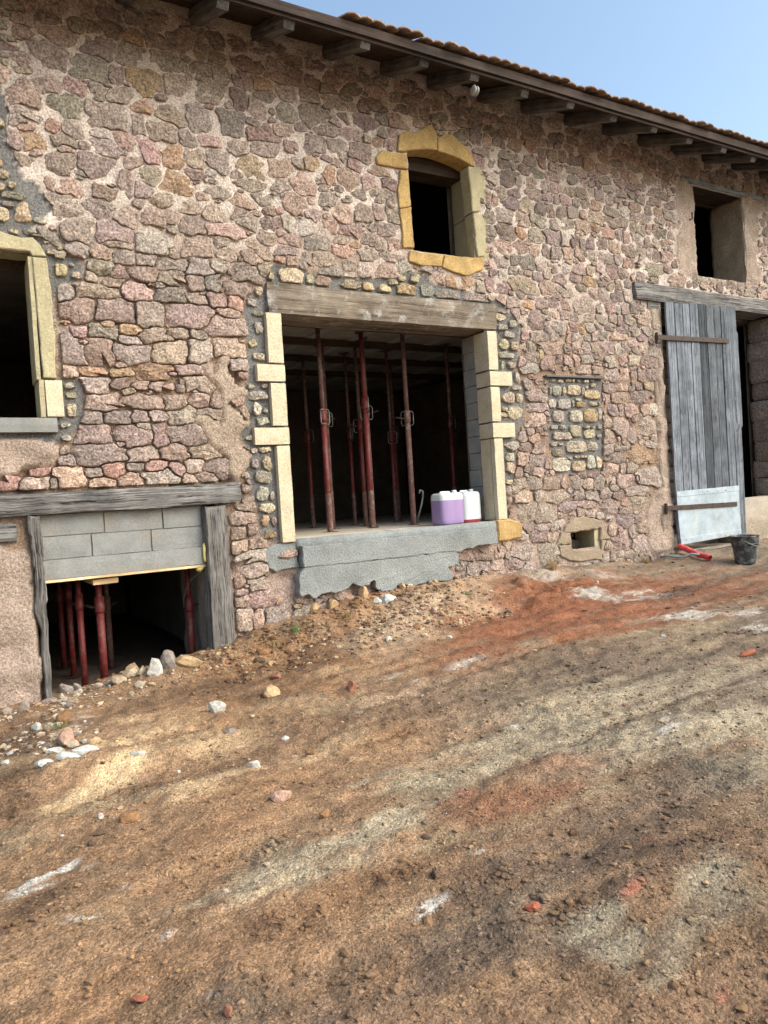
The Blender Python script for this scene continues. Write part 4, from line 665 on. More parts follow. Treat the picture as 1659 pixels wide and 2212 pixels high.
# ---- dressed stones and timbers set in the wall
W = wall
def P(o, parent=None): return part(o, parent or W)
QL = [(2.82, 2.985, 2.985, 3.475), (2.69, 2.99, 2.80, 2.965), (2.82, 2.985, 2.36, 2.78), (2.62, 2.99, 2.175, 2.34), (2.84, 2.985, 1.20, 2.16)]
QR = [(5.575, 5.72, 3.005, 3.455), (5.58, 5.92, 2.82, 2.985), (5.58, 5.72, 2.395, 2.80), (5.58, 5.92, 2.205, 2.375), (5.585, 5.72, 1.235, 2.19)]
for k, (a, b, c, d) in enumerate(QL): P(rbox('quoin_block', a, b, -.045, .24, c, d, M['cream'], None, .05, .0022, (9, 9, 9), k, .004, False))
for k, (a, b, c, d) in enumerate(QR): P(rbox('quoin_block', a, b, -.045, .22, c, d, M['cream'], None, .05, .0022, (9, 9, 9), k + 9, .004, False))
for side in (0, 1):                                   # concrete blocks behind the quoins
    for k in range(11):
        z0 = 1.235 + k * .204
        if z0 > 3.4: break
        a, b = ((5.59, 5.80) if side else (2.80, 2.98))
        P(rbox('concrete_block', a + .004 * (k % 2), b, .235, .46 + .01 * (k % 3), z0, min(z0 + .197, 3.46), M['block'], None, .05, .004, (14, 14, 14), k, .004))
lint = P(rbox('lintel_beam', 2.85, 5.75, -.035, .42, 3.48, 3.775, M['lintel'], None, .045, .010, (1.5, 9, 9), 3, .008))
lint['label'] = 'worn brown oak lintel with pale patches over the wide doorway'
# upper arched window
for nm, poly, s in (('arch_stone', ARCH_L, 1), ('arch_stone', ARCH_R, 2), ('tie_stone', TIE_L, 3), ('jamb_stone', JAMB_LU, 4), ('jamb_stone', JAMB_LD, 5), ('sill_stone', SILL_A, 6), ('sill_stone', SILL_B, 7)):
    P(slab(nm, poly, -.03, .16, M['ochre'], None, s, .008, .008))
for poly, s in ((JAMB_RU, 8), (JAMB_RD, 9)): P(slab('jamb_stone', poly, -.03, .13, M['oldstone'], None, s, .010, .008))
for a, b, k in ((4.31, 4.815, 1), (4.825, 5.40, 2)):
    P(rbox('reveal_stone', 5.515, 5.72, .125, .40, a, b, M['jambstone'], None, .06, .002, (9, 9, 9), k, .004))
    P(rbox('reveal_stone', 5.50, 5.72, .0, .12, a, b, M['oldstone'], None, .06, .002, (9, 9, 9), k + 5, .010))
P(rbox('reveal_stone', 4.40, 4.635, .02, .40, 4.31, 5.36, M['jambstone'], None, .08, .002, (9, 9, 9), 4, .004))
arc = [(4.60, 5.385), (4.72, 5.425), (4.88, 5.455), (5.04, 5.465), (5.2, 5.452), (5.36, 5.422), (5.52, 5.375)]
P(slab('arch_soffit', arc + [(5.60, 5.55), (4.5, 5.55)], .035, .19, M['ochre'], None, 12, .01, .002))
P(rbox('inner_lintel', 4.4, 5.8, .20, .46, 5.30, 5.46, M['soffit'], None, .1, .004, (2, 9, 9), 5, .004))
P(rbox('inner_sill', 4.60, 5.55, .02, .46, 4.22, 4.296, M['oldstone'], None, .08, .004, (9, 9, 9), 6, .004))
# left window
P(slab('jamb_stone', [(.755, 3.79), (.862, 3.795), (.885, 3.55), (.875, 3.3), (.89, 3.1), (.872, 2.9), (.875, 2.775), (.772, 2.775)], -.05, .10, M['oldstone'], None, 21, .008, .005))
P(rbox('jamb_stone', .715, .76, -.035, .30, 2.765, 3.80, M['oldstone'], None, .05, .003, (9, 9, 9), 22, .006))
P(rbox('jamb_stone', .778, .922, -.05, .14, 2.45, 2.76, M['cream'], None, .05, .003, (9, 9, 9), 23, .006))
P(rbox('jamb_stone', .730, .782, -.04, .30, 2.445, 2.762, M['oldstone'], None, .05, .003, (9, 9, 9), 24, .006))
P(slab('window_head', [(-1.2, 3.83), (.74, 3.835), (.755, 3.805), (.862, 3.81), (.82, 3.90), (.77, 3.955), (.68, 3.945), (.60, 3.96), (.5, 3.985), (-1.2, 4.0)], -.05, .22, M['oldstone'], None, 25, .008, .005))
P(rbox('window_sill', -1.2, .86, -.07, .40, 2.315, 2.435, M['block'], None, .06, .003, (6, 9, 9), 26, .006))
P(rbox('jamb_stone', -.84, -.70, -.05, .30, 2.445, 3.83, M['oldstone'], None, .06, .004, (9, 9, 9), 27, .006))
# cellar opening
lb = P(rbox('lintel_beam', -1.5, 2.44, -.065, .30, 1.625, 1.81, M['oak'], None, .035, .014, (1.6, 14, 16), 31, .012)); lb['label'] = 'cracked grey oak beam over the cellar opening'
P(slab('post', [(.575, 1.62), (.672, 1.62), (.668, 1.3), (.675, .95), (.665, .6), (.672, .3), (.668, -.1), (.62, -.1), (.605, .35), (.62, .62), (.585, .80), (.592, .98), (.60, 1.15), (.578, 1.35)], -.06, .12, M['oak_z'], None, 33, .012, .010))
P(rbox('post', 2.065, 2.295, -.055, .14, -.1, 1.612, M['oak_z'], None, .035, .012, (14, 14, 1.6), 34, .014))
P(rbox('timber_end', -1.5, .49, -.03, .15, 1.41, 1.56, M['oak'], None, .04, .008, (2, 14, 14), 35, .008))
bl = [(.66, 1.185, 1.435, 1.615), (1.193, 1.70, 1.43, 1.612), (1.708, 2.07, 1.428, 1.61), (.66, 1.07, 1.235, 1.427), (1.078, 1.585, 1.232, 1.424), (1.593, 2.07, 1.23, 1.42)]
for k, (a, b, c, d) in enumerate(bl): P(rbox('concrete_block', a, b, .035 + .003 * (k % 2), .22, c, d, M['block'], None, .05, .0025, (10, 10, 10), 40 + k, .003))
P(rbox('block_mortar', .655, 2.075, .054, .21, 1.222, 1.62, M['block'], None, .1, .002, (5, 9, 9), 46))
P(rbox('concrete_lintel', .655, 2.075, .02, .24, 1.062, 1.228, M['block'], None, .05, .003, (5, 9, 9), 47, .004))
P(rbox('shutter_board', .655, 2.07, .015, .24, 1.036, 1.058, M['pine'], None, .08, .001, (5, 9, 9), 48, .002))
def ico(sub):
    b = bmesh.new(); bmesh.ops.create_icosphere(b, subdivisions=sub, radius=1.0); b.verts.ensure_lookup_table()
    v = np.array([tuple(q.co) for q in b.verts]); f = [[w.index for w in t.verts] for t in b.faces]; b.free(); return v, f
ICO = {s: ico(s) for s in (1, 2, 3)}
v, f = ICO[3]; v = v * (1 + .3 * fbm(v * 3, 5, 3))[:, None] * np.array([.016, .02, .09])
P(obj('foam_seal', v, f, M['foam'], None, (2.062, .0, 1.17), True))
v, f = ICO[2]; v = v * (1 + .3 * fbm(v * 3, 8, 3))[:, None] * np.array([.04, .03, .035])
P(obj('foam_seal', v, f, M['foam'], None, (2.02, .05, 1.03), True))
P(rbox('cellar_side_wall', 2.09, 2.40, .15, 1.05, -.3, 1.06, M['plaster'], None, .07, .02, (5, 5, 5), 49, .01, True))
P(rbox('cellar_side_wall', .30, .60, .15, .9, -.3, 1.06, M['plaster'], None, .1, .02, (5, 5, 5), 50, .01, True))
# concrete sill below the wide doorway
UP = [(3.02, 1.145), (3.02, .936), (3.3, .934), (3.9, .932), (4.8, .931), (4.95, .91), (5.05, .945), (5.13, .94), (5.2, .965), (5.51, .955), (5.49, 1.15)]
LO = [(3.025, .945), (2.985, .90), (2.955, .80), (2.96, .70), (2.99, .645), (3.06, .67), (3.12, .62), (3.19, .64), (3.30, .655), (3.37, .63), (3.44, .66), (3.51, .685), (3.59, .70), (3.66, .67), (3.73, .655), (3.78, .70), (3.82, .72), (3.86, .64), (3.91, .57), (4.03, .585), (4.09, .625), (4.26, .615), (4.45, .61), (4.59, .605), (4.7, .60), (4.86, .625), (4.80, .69), (4.76, .76), (4.92, .76), (4.95, .90), (4.8, .945)]
P(slab('concrete_sill', UP, -.112, .06, M['concrete'], None, 51, .006, .007, .025)); P(slab('concrete_footing', LO, -.104, .06, M['concrete'], None, 52, .006, .020, .018))
P(slab('mortar_patch', [(2.66, 1.09), (2.70, 1.16), (2.76, 1.195), (2.985, 1.19), (3.015, .94), (2.84, .935), (2.76, .91), (2.68, .96)], -.02, .05, M['concrete'], None, 53, .01, .010))
P(slab('rubble_stone', [(2.79, 1.06), (2.84, 1.105), (2.93, 1.125), (3.005, 1.11), (3.01, 1.055), (2.92, 1.035), (2.83, 1.04)], -.045, .05, M['granite'], None, 56, .014, .008, col=PAL['p']))
P(slab('ochre_base_stone', [(5.56, 1.22), (5.74, 1.225), (5.93, 1.20), (5.96, 1.10), (5.93, 1.0), (5.75, .97), (5.57, .98)], -.05, .1, M['ochre'], None, 54, .02, .012))
P(rbox('floor_edge', 2.99, 5.57, -.03, .05, 1.10, 1.222, M['concrete'], None, .05, .005, (9, 9, 9), 55, .006, True))
# vent
for nm, poly, s in (('vent_head', VENT_TOP, 61), ('vent_cheek', VENT_LEFT, 62), ('vent_sill', VENT_SILL, 63)): P(slab(nm, poly, -.016, .12, M['ventstone'], None, s, .012, .014))
P(rbox('vent_cheek', 7.20, 7.32, .02, .36, .72, 1.0, M['oldstone'], None, .06, .004, (9, 9, 9), 64, .004)); P(rbox('vent_roof', 6.7, 7.35, .03, .36, .985, 1.05, M['oldstone'], None, .06, .004, (9, 9, 9), 65, .004))
for a, b, c, d, s in ((6.80, 6.98, .70, .90, 1), (6.99, 7.19, .72, .86, 2), (6.85, 7.1, .90, .99, 3)): P(rbox('vent_packing_stone', a, b, .26, .40, c, d, M['inner'], None, .05, .012, (8, 8, 8), s, .012))
# niche cap
P(rbox('slate_cap', 6.47, 7.49, -.05, .06, 2.945, 2.965, M['slate'], None, .08, .003, (5, 9, 9), 66, .003))
# right window
P(rbox('window_lintel_board', 9.27, 11.22, -.03, .05, 5.80, 5.865, M['board_grey'], None, .08, .004, (3, 9, 9), 67, .004))
for k in range(3): P(rbox('soffit_plank', 9.3, 11.1, .055 + k * .17, .215 + k * .17, 5.795 + .004 * k, 5.83, M['soffit'], None, .2, .003, (2, 9, 9), 68 + k, .003))
P(rbox('rendered_reveal', 10.70, 11.0, -.012, .56, 4.46, 5.80, M['harl'], None, .045, .018, (8, 8, 8), 71, .012, True))
P(rbox('rendered_reveal', 9.25, 9.55, .0, .56, 4.46, 5.80, M['harl'], None, .06, .018, (8, 8, 8), 72, .012, True))
P(rbox('rendered_sill', 9.50, 10.74, -.01, .56, 4.40, 4.492, M['harl'], None, .06, .010, (8, 8, 8), 73, .012, True))
P(obj('hinge_pin', *join([tube([(0, -.02, -.03), (0, -.06, -.03), (0, -.06, .06)], .011, 8)]), M['iron'], None, (9.42, 0, 5.30)))
# barn doorway
db = P(rbox('lintel_beam', 8.16, 13.2, -.05, .40, 4.04, 4.262, M['oak'], None, .045, .012, (1.5, 12, 14), 74, .012)); db['label'] = 'grey oak beam over the barn door'
P(rbox('timber_end', 8.44, 8.67, -.01, .25, 3.945, 4.03, M['oak'], None, .04, .006, (3, 12, 12), 75, .006))
zz = [.5, 1.2, 1.50, 1.78, 2.08, 2.42, 2.74, 3.02, 3.36, 3.68, 4.03]
for k in range(len(zz) - 1):
    P(rbox('jamb_block', 11.30 - .012 * (k % 2), 11.75, -.02, .40 + .02 * (k % 3), zz[k] + .006, zz[k + 1] - .006, M['granite'], None, .05, .014, (6, 6, 6), 80 + k, .02, False, PAL['g'] * (.95 + .1 * (k % 3))))
P(rbox('threshold_kerb', 10.12, 11.6, .06, .24, .92, 1.22, M['slab'], None, .08, .004, (6, 6, 6), 95, .006)); P(rbox('threshold_base', 10.1, 11.6, .04, .30, .3, .92, M['harl'], None, .07, .02, (6, 6, 6), 96, .01, True))
P(rbox('threshold_slab', 8.7, 10.1, .0, .6, .3, .56, M['slab'], None, .1, .006, (6, 6, 6), 97, .01))
P(rbox('rendered_reveal', 8.50, 8.715, .0, .5, .3, 4.0, M['harl'], None, .08, .012, (6, 6, 6), 98, .01, True))
P(rbox('reveal_stone', 2.40, 2.80, .09, .46, 1.2, 3.47, M['plaster'], None, .2, .004, (6, 6, 6), 99, .004))
for k in range(3): P(rbox('inner_lintel', 8.5, 11.5, .42 + k * .2, .60 + k * .2, 4.02, 4.2, M['oak'], None, .2, .006, (2, 9, 9), 101 + k, .008))
# eyelet and red bits
P(obj('iron_ring', *tube([(.035 * math.cos(t), -.03, .045 * math.sin(t)) for t in np.linspace(0, 6.283, 15)], .009, 6), M['iron'], None, (8.0, -.02, 1.62)))

# ---- interior: rooms behind the facade
I = empty('interior', (5, 2, 1), parent=None); part(I); WORLD[I.name] = Vector((5, 2, 1))
def room(nm, a, b, c, d, e, f_, m, seg=.4, amp=.01): return part(rbox(nm, a, b, c, d, e, f_, M[m], None, seg, amp, (2, 2, 2), hash(nm) % 50, 0, True), I)
# inner skin of the front wall, with the openings left free
hx = sorted({-2.5, 13.6} | {o[k] for o in OPEN.values() for k in (0, 1)}); hz = sorted({-.6, 6.5} | {o[k] for o in OPEN.values() for k in (2, 3)})
Vv = [(a, .47, b) for b in hz for a in hx]; Ff = []
for j in range(len(hz) - 1):
    for i_ in range(len(hx) - 1):
        mx, mz = (hx[i_] + hx[i_ + 1]) / 2, (hz[j] + hz[j + 1]) / 2
        if not any(o[0] < mx < o[1] and o[2] < mz < o[3] for o in OPEN.values()):
            q = j * len(hx) + i_; Ff.append([q, q + len(hx), q + len(hx) + 1, q + 1])
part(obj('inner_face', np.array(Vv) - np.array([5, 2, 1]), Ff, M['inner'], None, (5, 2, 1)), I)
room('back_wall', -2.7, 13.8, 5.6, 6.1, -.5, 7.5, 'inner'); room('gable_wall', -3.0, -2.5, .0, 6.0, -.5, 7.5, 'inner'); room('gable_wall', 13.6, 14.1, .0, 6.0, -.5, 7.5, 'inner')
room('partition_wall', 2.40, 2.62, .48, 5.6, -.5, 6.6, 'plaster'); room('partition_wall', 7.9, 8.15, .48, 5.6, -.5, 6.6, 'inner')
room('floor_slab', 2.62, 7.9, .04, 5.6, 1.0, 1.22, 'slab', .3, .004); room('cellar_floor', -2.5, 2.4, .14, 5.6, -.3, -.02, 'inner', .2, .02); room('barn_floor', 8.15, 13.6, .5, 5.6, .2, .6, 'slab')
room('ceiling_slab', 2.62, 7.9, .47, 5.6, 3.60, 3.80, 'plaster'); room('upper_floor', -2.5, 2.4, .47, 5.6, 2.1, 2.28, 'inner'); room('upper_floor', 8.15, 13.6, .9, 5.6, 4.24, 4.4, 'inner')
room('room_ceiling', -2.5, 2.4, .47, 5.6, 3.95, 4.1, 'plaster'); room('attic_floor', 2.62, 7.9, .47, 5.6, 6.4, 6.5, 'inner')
for y in (1.45, 2.45, 3.5): part(rbox('formwork_beam', 2.65, 7.85, y - .05, y + .05, 3.525, 3.598, M['soffit'], None, .3, .002, (2, 2, 2), 3), I)
for k in range(9): part(rbox('ceiling_joist', 2.75 + k * .58, 2.87 + k * .58, .5, 5.5, 3.59, 3.605, M['block'], None, .4, .002, (2, 2, 2), 3), I)
# courses of stones on the inner wall seen past the barn door
k = 0
for j in range(13):
    z0 = .75 + j * .26; x0 = 9.3 + .15 * (j % 2)
    while x0 < 11.9:
        w_ = random.uniform(.25, .5); part(rbox('inner_stone', x0, x0 + w_ - .02, 1.70 - random.uniform(0, .05), 1.9, z0, z0 + .245, M['granite'], None, .08, .02, (6, 6, 6), 200 + k, .03, True, PAL['d']), I); x0 += w_; k += 1
part(rbox('inner_cross_wall', 9.0, 12.4, 1.78, 1.95, .5, 4.2, M['inner'], None, .3, .01, (3, 3, 3), 7), I)

# ---- roof
SL = .39; ang = math.atan(SL)
roof = part(obj('roof', np.array([(-2.8, -.80, 6.045), (13.9, -.80, 6.045), (13.9, 3.2, 6.045 + 4 * SL), (-2.8, 3.2, 6.045 + 4 * SL), (13.9, 6.6, 6.2), (-2.8, 6.6, 6.2)]) - np.array([5, 0, 6]), [[0, 1, 2, 3], [3, 2, 4, 5]], M['tile'], None, (5, 0, 6)))
def slope_box(nm, x0, x1, ya, yb, za, t, m, seed, amp=.004, seg=.08, rnd=.006):
    """a board or rafter lying on the roof slope: from ya to yb (plan), underside at za at ya"""
    L_ = (yb - ya) / math.cos(ang); v, f = rough_box(-(x1 - x0) / 2, (x1 - x0) / 2, 0, L_, 0, t, seg, amp, (3, 3, 9) if x1 - x0 > 1 else (12, 2, 12), seed, rnd)
    o = obj(nm, v, f, m, None, ((x0 + x1) / 2, ya, za), False); o.rotation_euler = (ang, 0, 0); return part(o, roof)
RX = [-1.9, -1.2, -.5, .25, .95, 1.65, 2.32, 2.94, 3.72, 4.41, 5.03, 5.73, 6.40, 7.12, 7.81, 8.5, 9.18, 9.85, 10.55, 11.25, 11.95, 12.65, 13.3]
for k, rx_ in enumerate(RX):
    slope_box('rafter', rx_ - .065, rx_ + .065, -.75 + .01 * math.sin(k * 3), .75, 5.868 + .006 * math.sin(k * 5), .125, M['rafter'], 300 + k, .006, .05, .012)
for k in range(6): slope_box('soffit_board', -2.6, 13.7, -.775 + k * .2, -.582 + k * .2, 5.998 + k * .2 * SL, .02, M['soffit'], 330 + k, .004, .25, .002)
part(rbox('fascia_board', -2.7, 13.8, -.825, -.80, 5.955, 6.045, M['fascia'], None, .15, .003, (1, 9, 9), 340, .002), roof)
part(rbox('fascia_strip', -2.7, 13.8, -.798, -.775, 5.925, 5.995, M['fascia'], None, .15, .003, (1, 9, 9), 341, .002), roof)
part(rbox('wall_plate', -2.6, 13.7, .06, .26, 6.14, 6.28, M['rafter'], None, .2, .005, (1, 9, 9), 342, .004), roof)
# clay tiles: two rolls each, first course one by one, the rest joined
def tile_geo(seed):
    n = 13; V, F = [], []
    for q, (y, lift) in enumerate(((0.0, 0.012), (.40, 0.0))):
        for s in (0, 1):
            for i_ in range(n):
                t = i_ / (n - 1); hgt = .022 * abs(math.sin(t * 2 * math.pi)) ** .7
                V.append((t * .286 - .143, y, lift + hgt + (.018 if s else 0)))
    for i_ in range(n - 1):
        F.append([n + i_, n + i_ + 1, 3 * n + i_ + 1, 3 * n + i_]); F.append([i_ + 1, i_, 2 * n + i_, 2 * n + i_ + 1]); F.append([i_, i_ + 1, n + i_ + 1, n + i_])
    F.append([0, n, 3 * n, 2 * n]); F.append([n - 1, 3 * n - 1, 4 * n - 1, 2 * n - 1])
    return np.array(V), F
tv, tf = tile_geo(0); tm = None; restt = []
for row in range(12):
    for k in range(36):
        x_ = 3.62 + k * .28
        y_ = -.865 + row * .33; z_ = 6.052 + row * .33 * SL + .004 * math.sin(k * 7.3 + row)
        if row == 0:
            if tm is None: o = obj('tile', tv, tf, M['tile'], None, (x_, y_, z_), True); tm = o.data
            else: o = bpy.data.objects.new('tile', tm); COL.objects.link(o)
            o.location = (x_, y_ + .022 * math.sin(k * 2.7), z_); o.rotation_euler = (ang + .03 * math.sin(k * 4.1), .04 * math.sin(k * 1.9), .035 * math.sin(k * 3.3)); part(o, roof)
        else:
            c_, s_ = math.cos(ang), math.sin(ang)
            restt.append((np.stack([tv[:, 0] + x_, tv[:, 1] * c_ - tv[:, 2] * s_ + y_, tv[:, 1] * s_ + tv[:, 2] * c_ + z_], 1), tf))
v, f = join(restt); o = obj('upper_tiles', v - np.array([5, 0, 6]), f, M['tile'], None, (5, 0, 6), True); o['kind'] = 'stuff'; part(o, roof)

# ---- barn door, hinged on its left edge and pulled a hand's width out
door = part(empty('door', (8.75, -.05, .66), -math.radians(4))); door['label'] = 'tall weathered grey plank door with zinc kick sheet'
def D(o):
    o.parent = door; return o
edges = [-.03, .13, .29, .43, .60, .76, .92, 1.06, 1.22, 1.385]
for k in range(9):
    a, b = edges[k], edges[k + 1] - .004; z0 = .0 + .035 * a; z1 = 3.37 + .01 * math.sin(k * 5)
    o = rbox('plank', a + .0025, b - .0025, -.034 - .003 * (k % 2), -.006, z0, z1 if k < 8 else z1, M['door'], None, .08, .003, (9, 9, 1.2), 400 + k, .002); D(o)
for z0 in (.45, 2.8): D(rbox('ledge', .0, 1.35, 0, .04, z0, z0 + .14, M['door'], None, .1, .003, (2, 9, 9), 410))
D(rbox('edge_strip', 1.388, 1.43, -.02, .02, 1.62, 3.02, M['door'], None, .06, .004, (9, 9, 1.5), 411, .003)); D(rbox('edge_strip', 1.30, 1.385, .0, .03, .03, 1.52, M['door'], None, .06, .005, (9, 9, 1.5), 412, .003))
D(slab('zinc_sheet', [(-.035, .74), (1.235, .76), (1.245, .05), (.0, .0)], -.046, -.040, M['zinc'], None, 413, .002, .002))
D(slab('zinc_band', [(-.03, .742), (1.24, .765), (1.238, .69), (-.03, .665)], -.052, -.047, M['zinc'], None, 414, .002, .002)); D(slab('zinc_band', [(.0, .0), (1.245, .05), (1.243, .125), (-.005, .09)], -.052, -.047, M['zinc'], None, 415, .002, .002))
for z0, z1 in ((2.865, 2.87), (.52, .50)):
    hs = D(slab('hinge_strap', [(-.24, z0 - .03), (1.17, z1 - .035), (1.17, z1 + .03), (-.24, z0 + .035)], -.064, -.054, M['iron'], None, 416, .003, .002))
    for q in range(6):
        v, f = ICO[1]; b = obj('bolt', v * np.array([.011, .006, .011]), f, M['iron'], None, (.02 + q * .21 - hs.location[0], -.066, z0 - hs.location[2])); b.parent = hs
    D(obj('hinge_pin', *tube([(-.235, -.035, z0 - .08), (-.235, -.035, z0 + .07)], .022, 10), M['iron']))
D(obj('latch_wire', *tube([(1.20, -.05, 1.51), (1.28, -.06, 1.55), (1.33, -.05, 1.62), (1.36, -.04, 1.66)], .006, 6), M['wire']))
for q in range(16):
    v, f = ICO[1]; D(obj('nail', v * .006, f, M['iron'], None, (random.uniform(0, 1.2), -.054, .71 if q % 2 else .06)))

# ------------------------------------------------------------------ steel props
def prop(x, y, z0, z1, zc, label, rad=.031, low='red', high='prop_dirty', group='adjustable steel props holding up the ceiling', spin=0.0, foot=.45):
    r = empty('steel_prop', (x, y, z0), spin); tag(r, label, 'prop', group); H = z1 - z0; c = zc - z0
    def A(o, p=None): o.parent = p or r; return o
    A(rbox('base_plate', -.065, .065, -.065, .065, 0, .006, M['iron'], None, .13, 0)); A(rbox('head_plate', -.07, .07, -.07, .07, H - .007, H, M['iron'], None, .14, 0))
    A(obj('outer_tube', *tube([(0, 0, .006), (0, 0, c)], rad, 16), M[low], smooth=True))
    if foot: A(obj('splashed_foot', *tube([(0, 0, .008), (0, 0, foot)], rad + .0012, 16, False), M['prop_dirty'], smooth=True))
    A(obj('inner_tube', *tube([(0, 0, c - .02), (0, 0, H - .007)], rad * .8, 16), M[high], smooth=True))
    col_ = A(obj('collar', *lathe([(rad * .8, .13), (rad * 1.22, .13), (rad * 1.25, .0), (rad * 1.12, -.02), (rad, -.02)], 16), M[low], None, (0, 0, c), True))
    h = [(rad, 0, .03), (.07, -.02, .035), (.13, -.02, .05), (.15, 0, .055), (.13, .02, .05), (.07, .02, .035), (rad, .01, .03)]
    A(obj('handle', *tube(h, .008, 6), M['iron'], None, (0, 0, 0), True), col_)
    if foot == 0 and z0 < 1: return r
    u = [(-.075, -.03, .10), (-.075, -.03, -.03), (-.06, -.035, -.05), (.06, -.035, -.05), (.075, -.03, -.03), (.075, -.03, .10), (.06, -.03, .12), (-.06, -.03, .12), (-.075, -.03, .10)]
    A(obj('locking_pin', *tube(u, .0065, 6), M['wire'], None, (0, 0, c), True))
    return r
G1 = 'steel props in the wide doorway room'; G2 = 'steel props in the cellar'
FZ = 1.22; CZ = 3.60
prop(3.82, .86, FZ, CZ, 2.52, 'front red steel prop nearest the left jamb of the wide doorway', .034, group=G1, spin=.4)
prop(4.45, .97, FZ, CZ, 2.68, 'front red steel prop in the middle of the wide doorway', .036, group=G1, spin=1.2, high='red')
prop(4.95, .82, FZ, CZ, 2.50, 'front red steel prop on the right of the wide doorway', .034, group=G1, spin=2.6, low='prop_dirty')
prop(4.15, 1.45, FZ, 3.525, 2.56, 'dull steel prop just behind the front left prop', .030, 'prop_dirty', group=G1, spin=.2)
prop(4.63, 1.27, FZ, 3.60, 2.62, 'grey galvanised prop right behind the middle prop', .034, 'prop_grey', 'prop_grey', G1, -.4, 0)
prop(4.72, 1.62, FZ, 3.60, 2.5, 'rusty red prop half hidden behind the middle prop', .030, group=G1, spin=2.9)
prop(4.35, 2.45, FZ, 3.525, 2.45, 'dark prop at the back left of the wide doorway room', .028, group=G1, spin=2.0)
prop(4.87, 2.20, FZ, 3.60, 2.45, 'thin dark red prop at the back between left and middle props', .026, group=G1, spin=.9)
prop(5.36, 1.90, FZ, 3.60, 2.36, 'thin dark prop at the back between middle and right props', .026, group=G1, spin=.1)
prop(5.95, 1.30, FZ, 3.60, 2.5, 'dark red prop standing behind the two jerrycans', .030, group=G1, spin=.4)
prop(5.75, 2.45, FZ, 3.525, 2.5, 'dark prop far back, right of the right front prop', .028, group=G1, spin=1.4)
prop(1.16, .40, -.02, .965, .70, 'thick red steel prop under the timber plank in the cellar', .036, high='red', group=G2, spin=2.4, foot=0)
prop(1.00, .50, -.02, 1.03, .74, 'red steel prop left of the thick one in the cellar', .030, high='red', group=G2, spin=2.2, foot=0)
prop(.99, 1.15, -.02, 1.03, .78, 'dark red prop third from the right-hand pair in the cellar', .030, high='red', group=G2, spin=2.9, foot=0)
prop(2.00, .42, -.02, 1.03, .60, 'red steel prop by the cellar right post', .034, high='red', group=G2, spin=.2, foot=0)
prop(.97, 1.7, -.02, 1.03, .7, 'darkest red prop at the far left of the cellar', .030, high='red', group=G2, spin=.6, foot=0)
prop(1.38, 1.30, -.02, 1.03, .6, 'dull grey prop deep inside the cellar', .030, 'prop_dirty', group=G2, spin=.6, foot=0)

# plank on top of the thick prop
o = rbox('timber_plank', -.11, .11, -.62, .22, -.022, .022, M['pine'], None, .06, .002, (9, 2, 9), 501, .003); o.location = (1.18, .52, .992)
tag(o, 'fresh sawn pine plank sticking out under the block lintel', 'plank')

# ------------------------------------------------------------------ jerrycans
def can(x, y, z, w, d, h, level, liquid, label, rz):
    r = empty('jerrycan', (x, y, z), rz); tag(r, label, 'jerrycan', 'plastic jerrycans on the doorway sill')
    n = 48
    def ring(zf, grow=0.0):
        s = np.interp(zf, [0, .03, .08, .2, .8, .90, .96, .99, 1.0], [.86, .95, .99, 1, 1, .985, .93, .84, .72]); t = np.arange(n) * 2 * np.pi / n
        c, s_ = np.cos(t), np.sin(t); p_ = 5.0; q = (np.abs(c) ** p_ + np.abs(s_) ** p_) ** (-1 / p_)
        X_, Y_ = c * q * w / 2 * s, s_ * q * d / 2 * s
        if .10 < zf < .86:                                   # pressed grooves at the faces' middle and sides
            gr = np.exp(-(X_ / .008) ** 2) * .004 + (np.exp(-((np.abs(X_) - w * .37) / .010) ** 2)) * .005
            Y_ = Y_ - np.sign(Y_) * gr * (np.abs(Y_) > d * .4)
        return np.stack([X_, Y_, np.full(n, zf * h)], 1)
    def shell(nm, zs, m, cap_top, cap_bot):
        V = np.vstack([ring(q) for q in zs]); F = []
        for i_ in range(len(zs) - 1):
            for k in range(n): F.append([i_ * n + k, i_ * n + (k + 1) % n, (i_ + 1) * n + (k + 1) % n, (i_ + 1) * n + k])
        if cap_top: F.append([(len(zs) - 1) * n + k for k in range(n)])
        if cap_bot: F.append(list(range(n))[::-1])
        o = obj(nm, V, F, M[m], r, smooth=True); return o
    lv = level / h
    shell('filled_body', [0, .03, .06, .1] + ([q for q in (.2, .4, .6, .7) if q < lv - .02] if lv > .12 else []) + ([lv] if lv > .1 else []), liquid, False, True)
    shell('body', [max(lv, .1)] + [q for q in (.2, .4, .6, .8, .86, .90, .93, .96, .98, .99, 1.0) if q > max(lv, .1) + .01], 'can', True, False)
    o = obj('handle', *tube([(-w * .3, 0, h * .985), (-w * .26, 0, h + .008), (w * .10, 0, h + .009), (w * .14, 0, h * .985)], .013, 8), M['can'], r, smooth=True)
    o = obj('cap', *lathe([(0, .03), (.026, .03), (.03, .026), (.03, 0)], 20), M['can'], r, (w * .32, 0, h * .995), True)
    return r
can(4.985, .135, 1.222, .345, .25, .365, .282, 'liquid', 'jerrycan three quarters full of violet red liquid', .05)
can(5.345, .26, 1.222, .27, .30, .365, .03, 'liquid_red', 'almost empty white jerrycan with a little red liquid', .0)

# hooked bar leaning on the right front prop
o = obj('hooked_bar', *tube([(0, 0, 0), (.10, .02, .22), (.13, .02, .33), (.12, .01, .39), (.08, 0, .40), (.06, 0, .36)], .012, 8), M['prop_grey'], None, (5.02, .86, 1.24), True)
tag(o, 'grey bar with a hooked end leaning on the right front prop', 'bar')
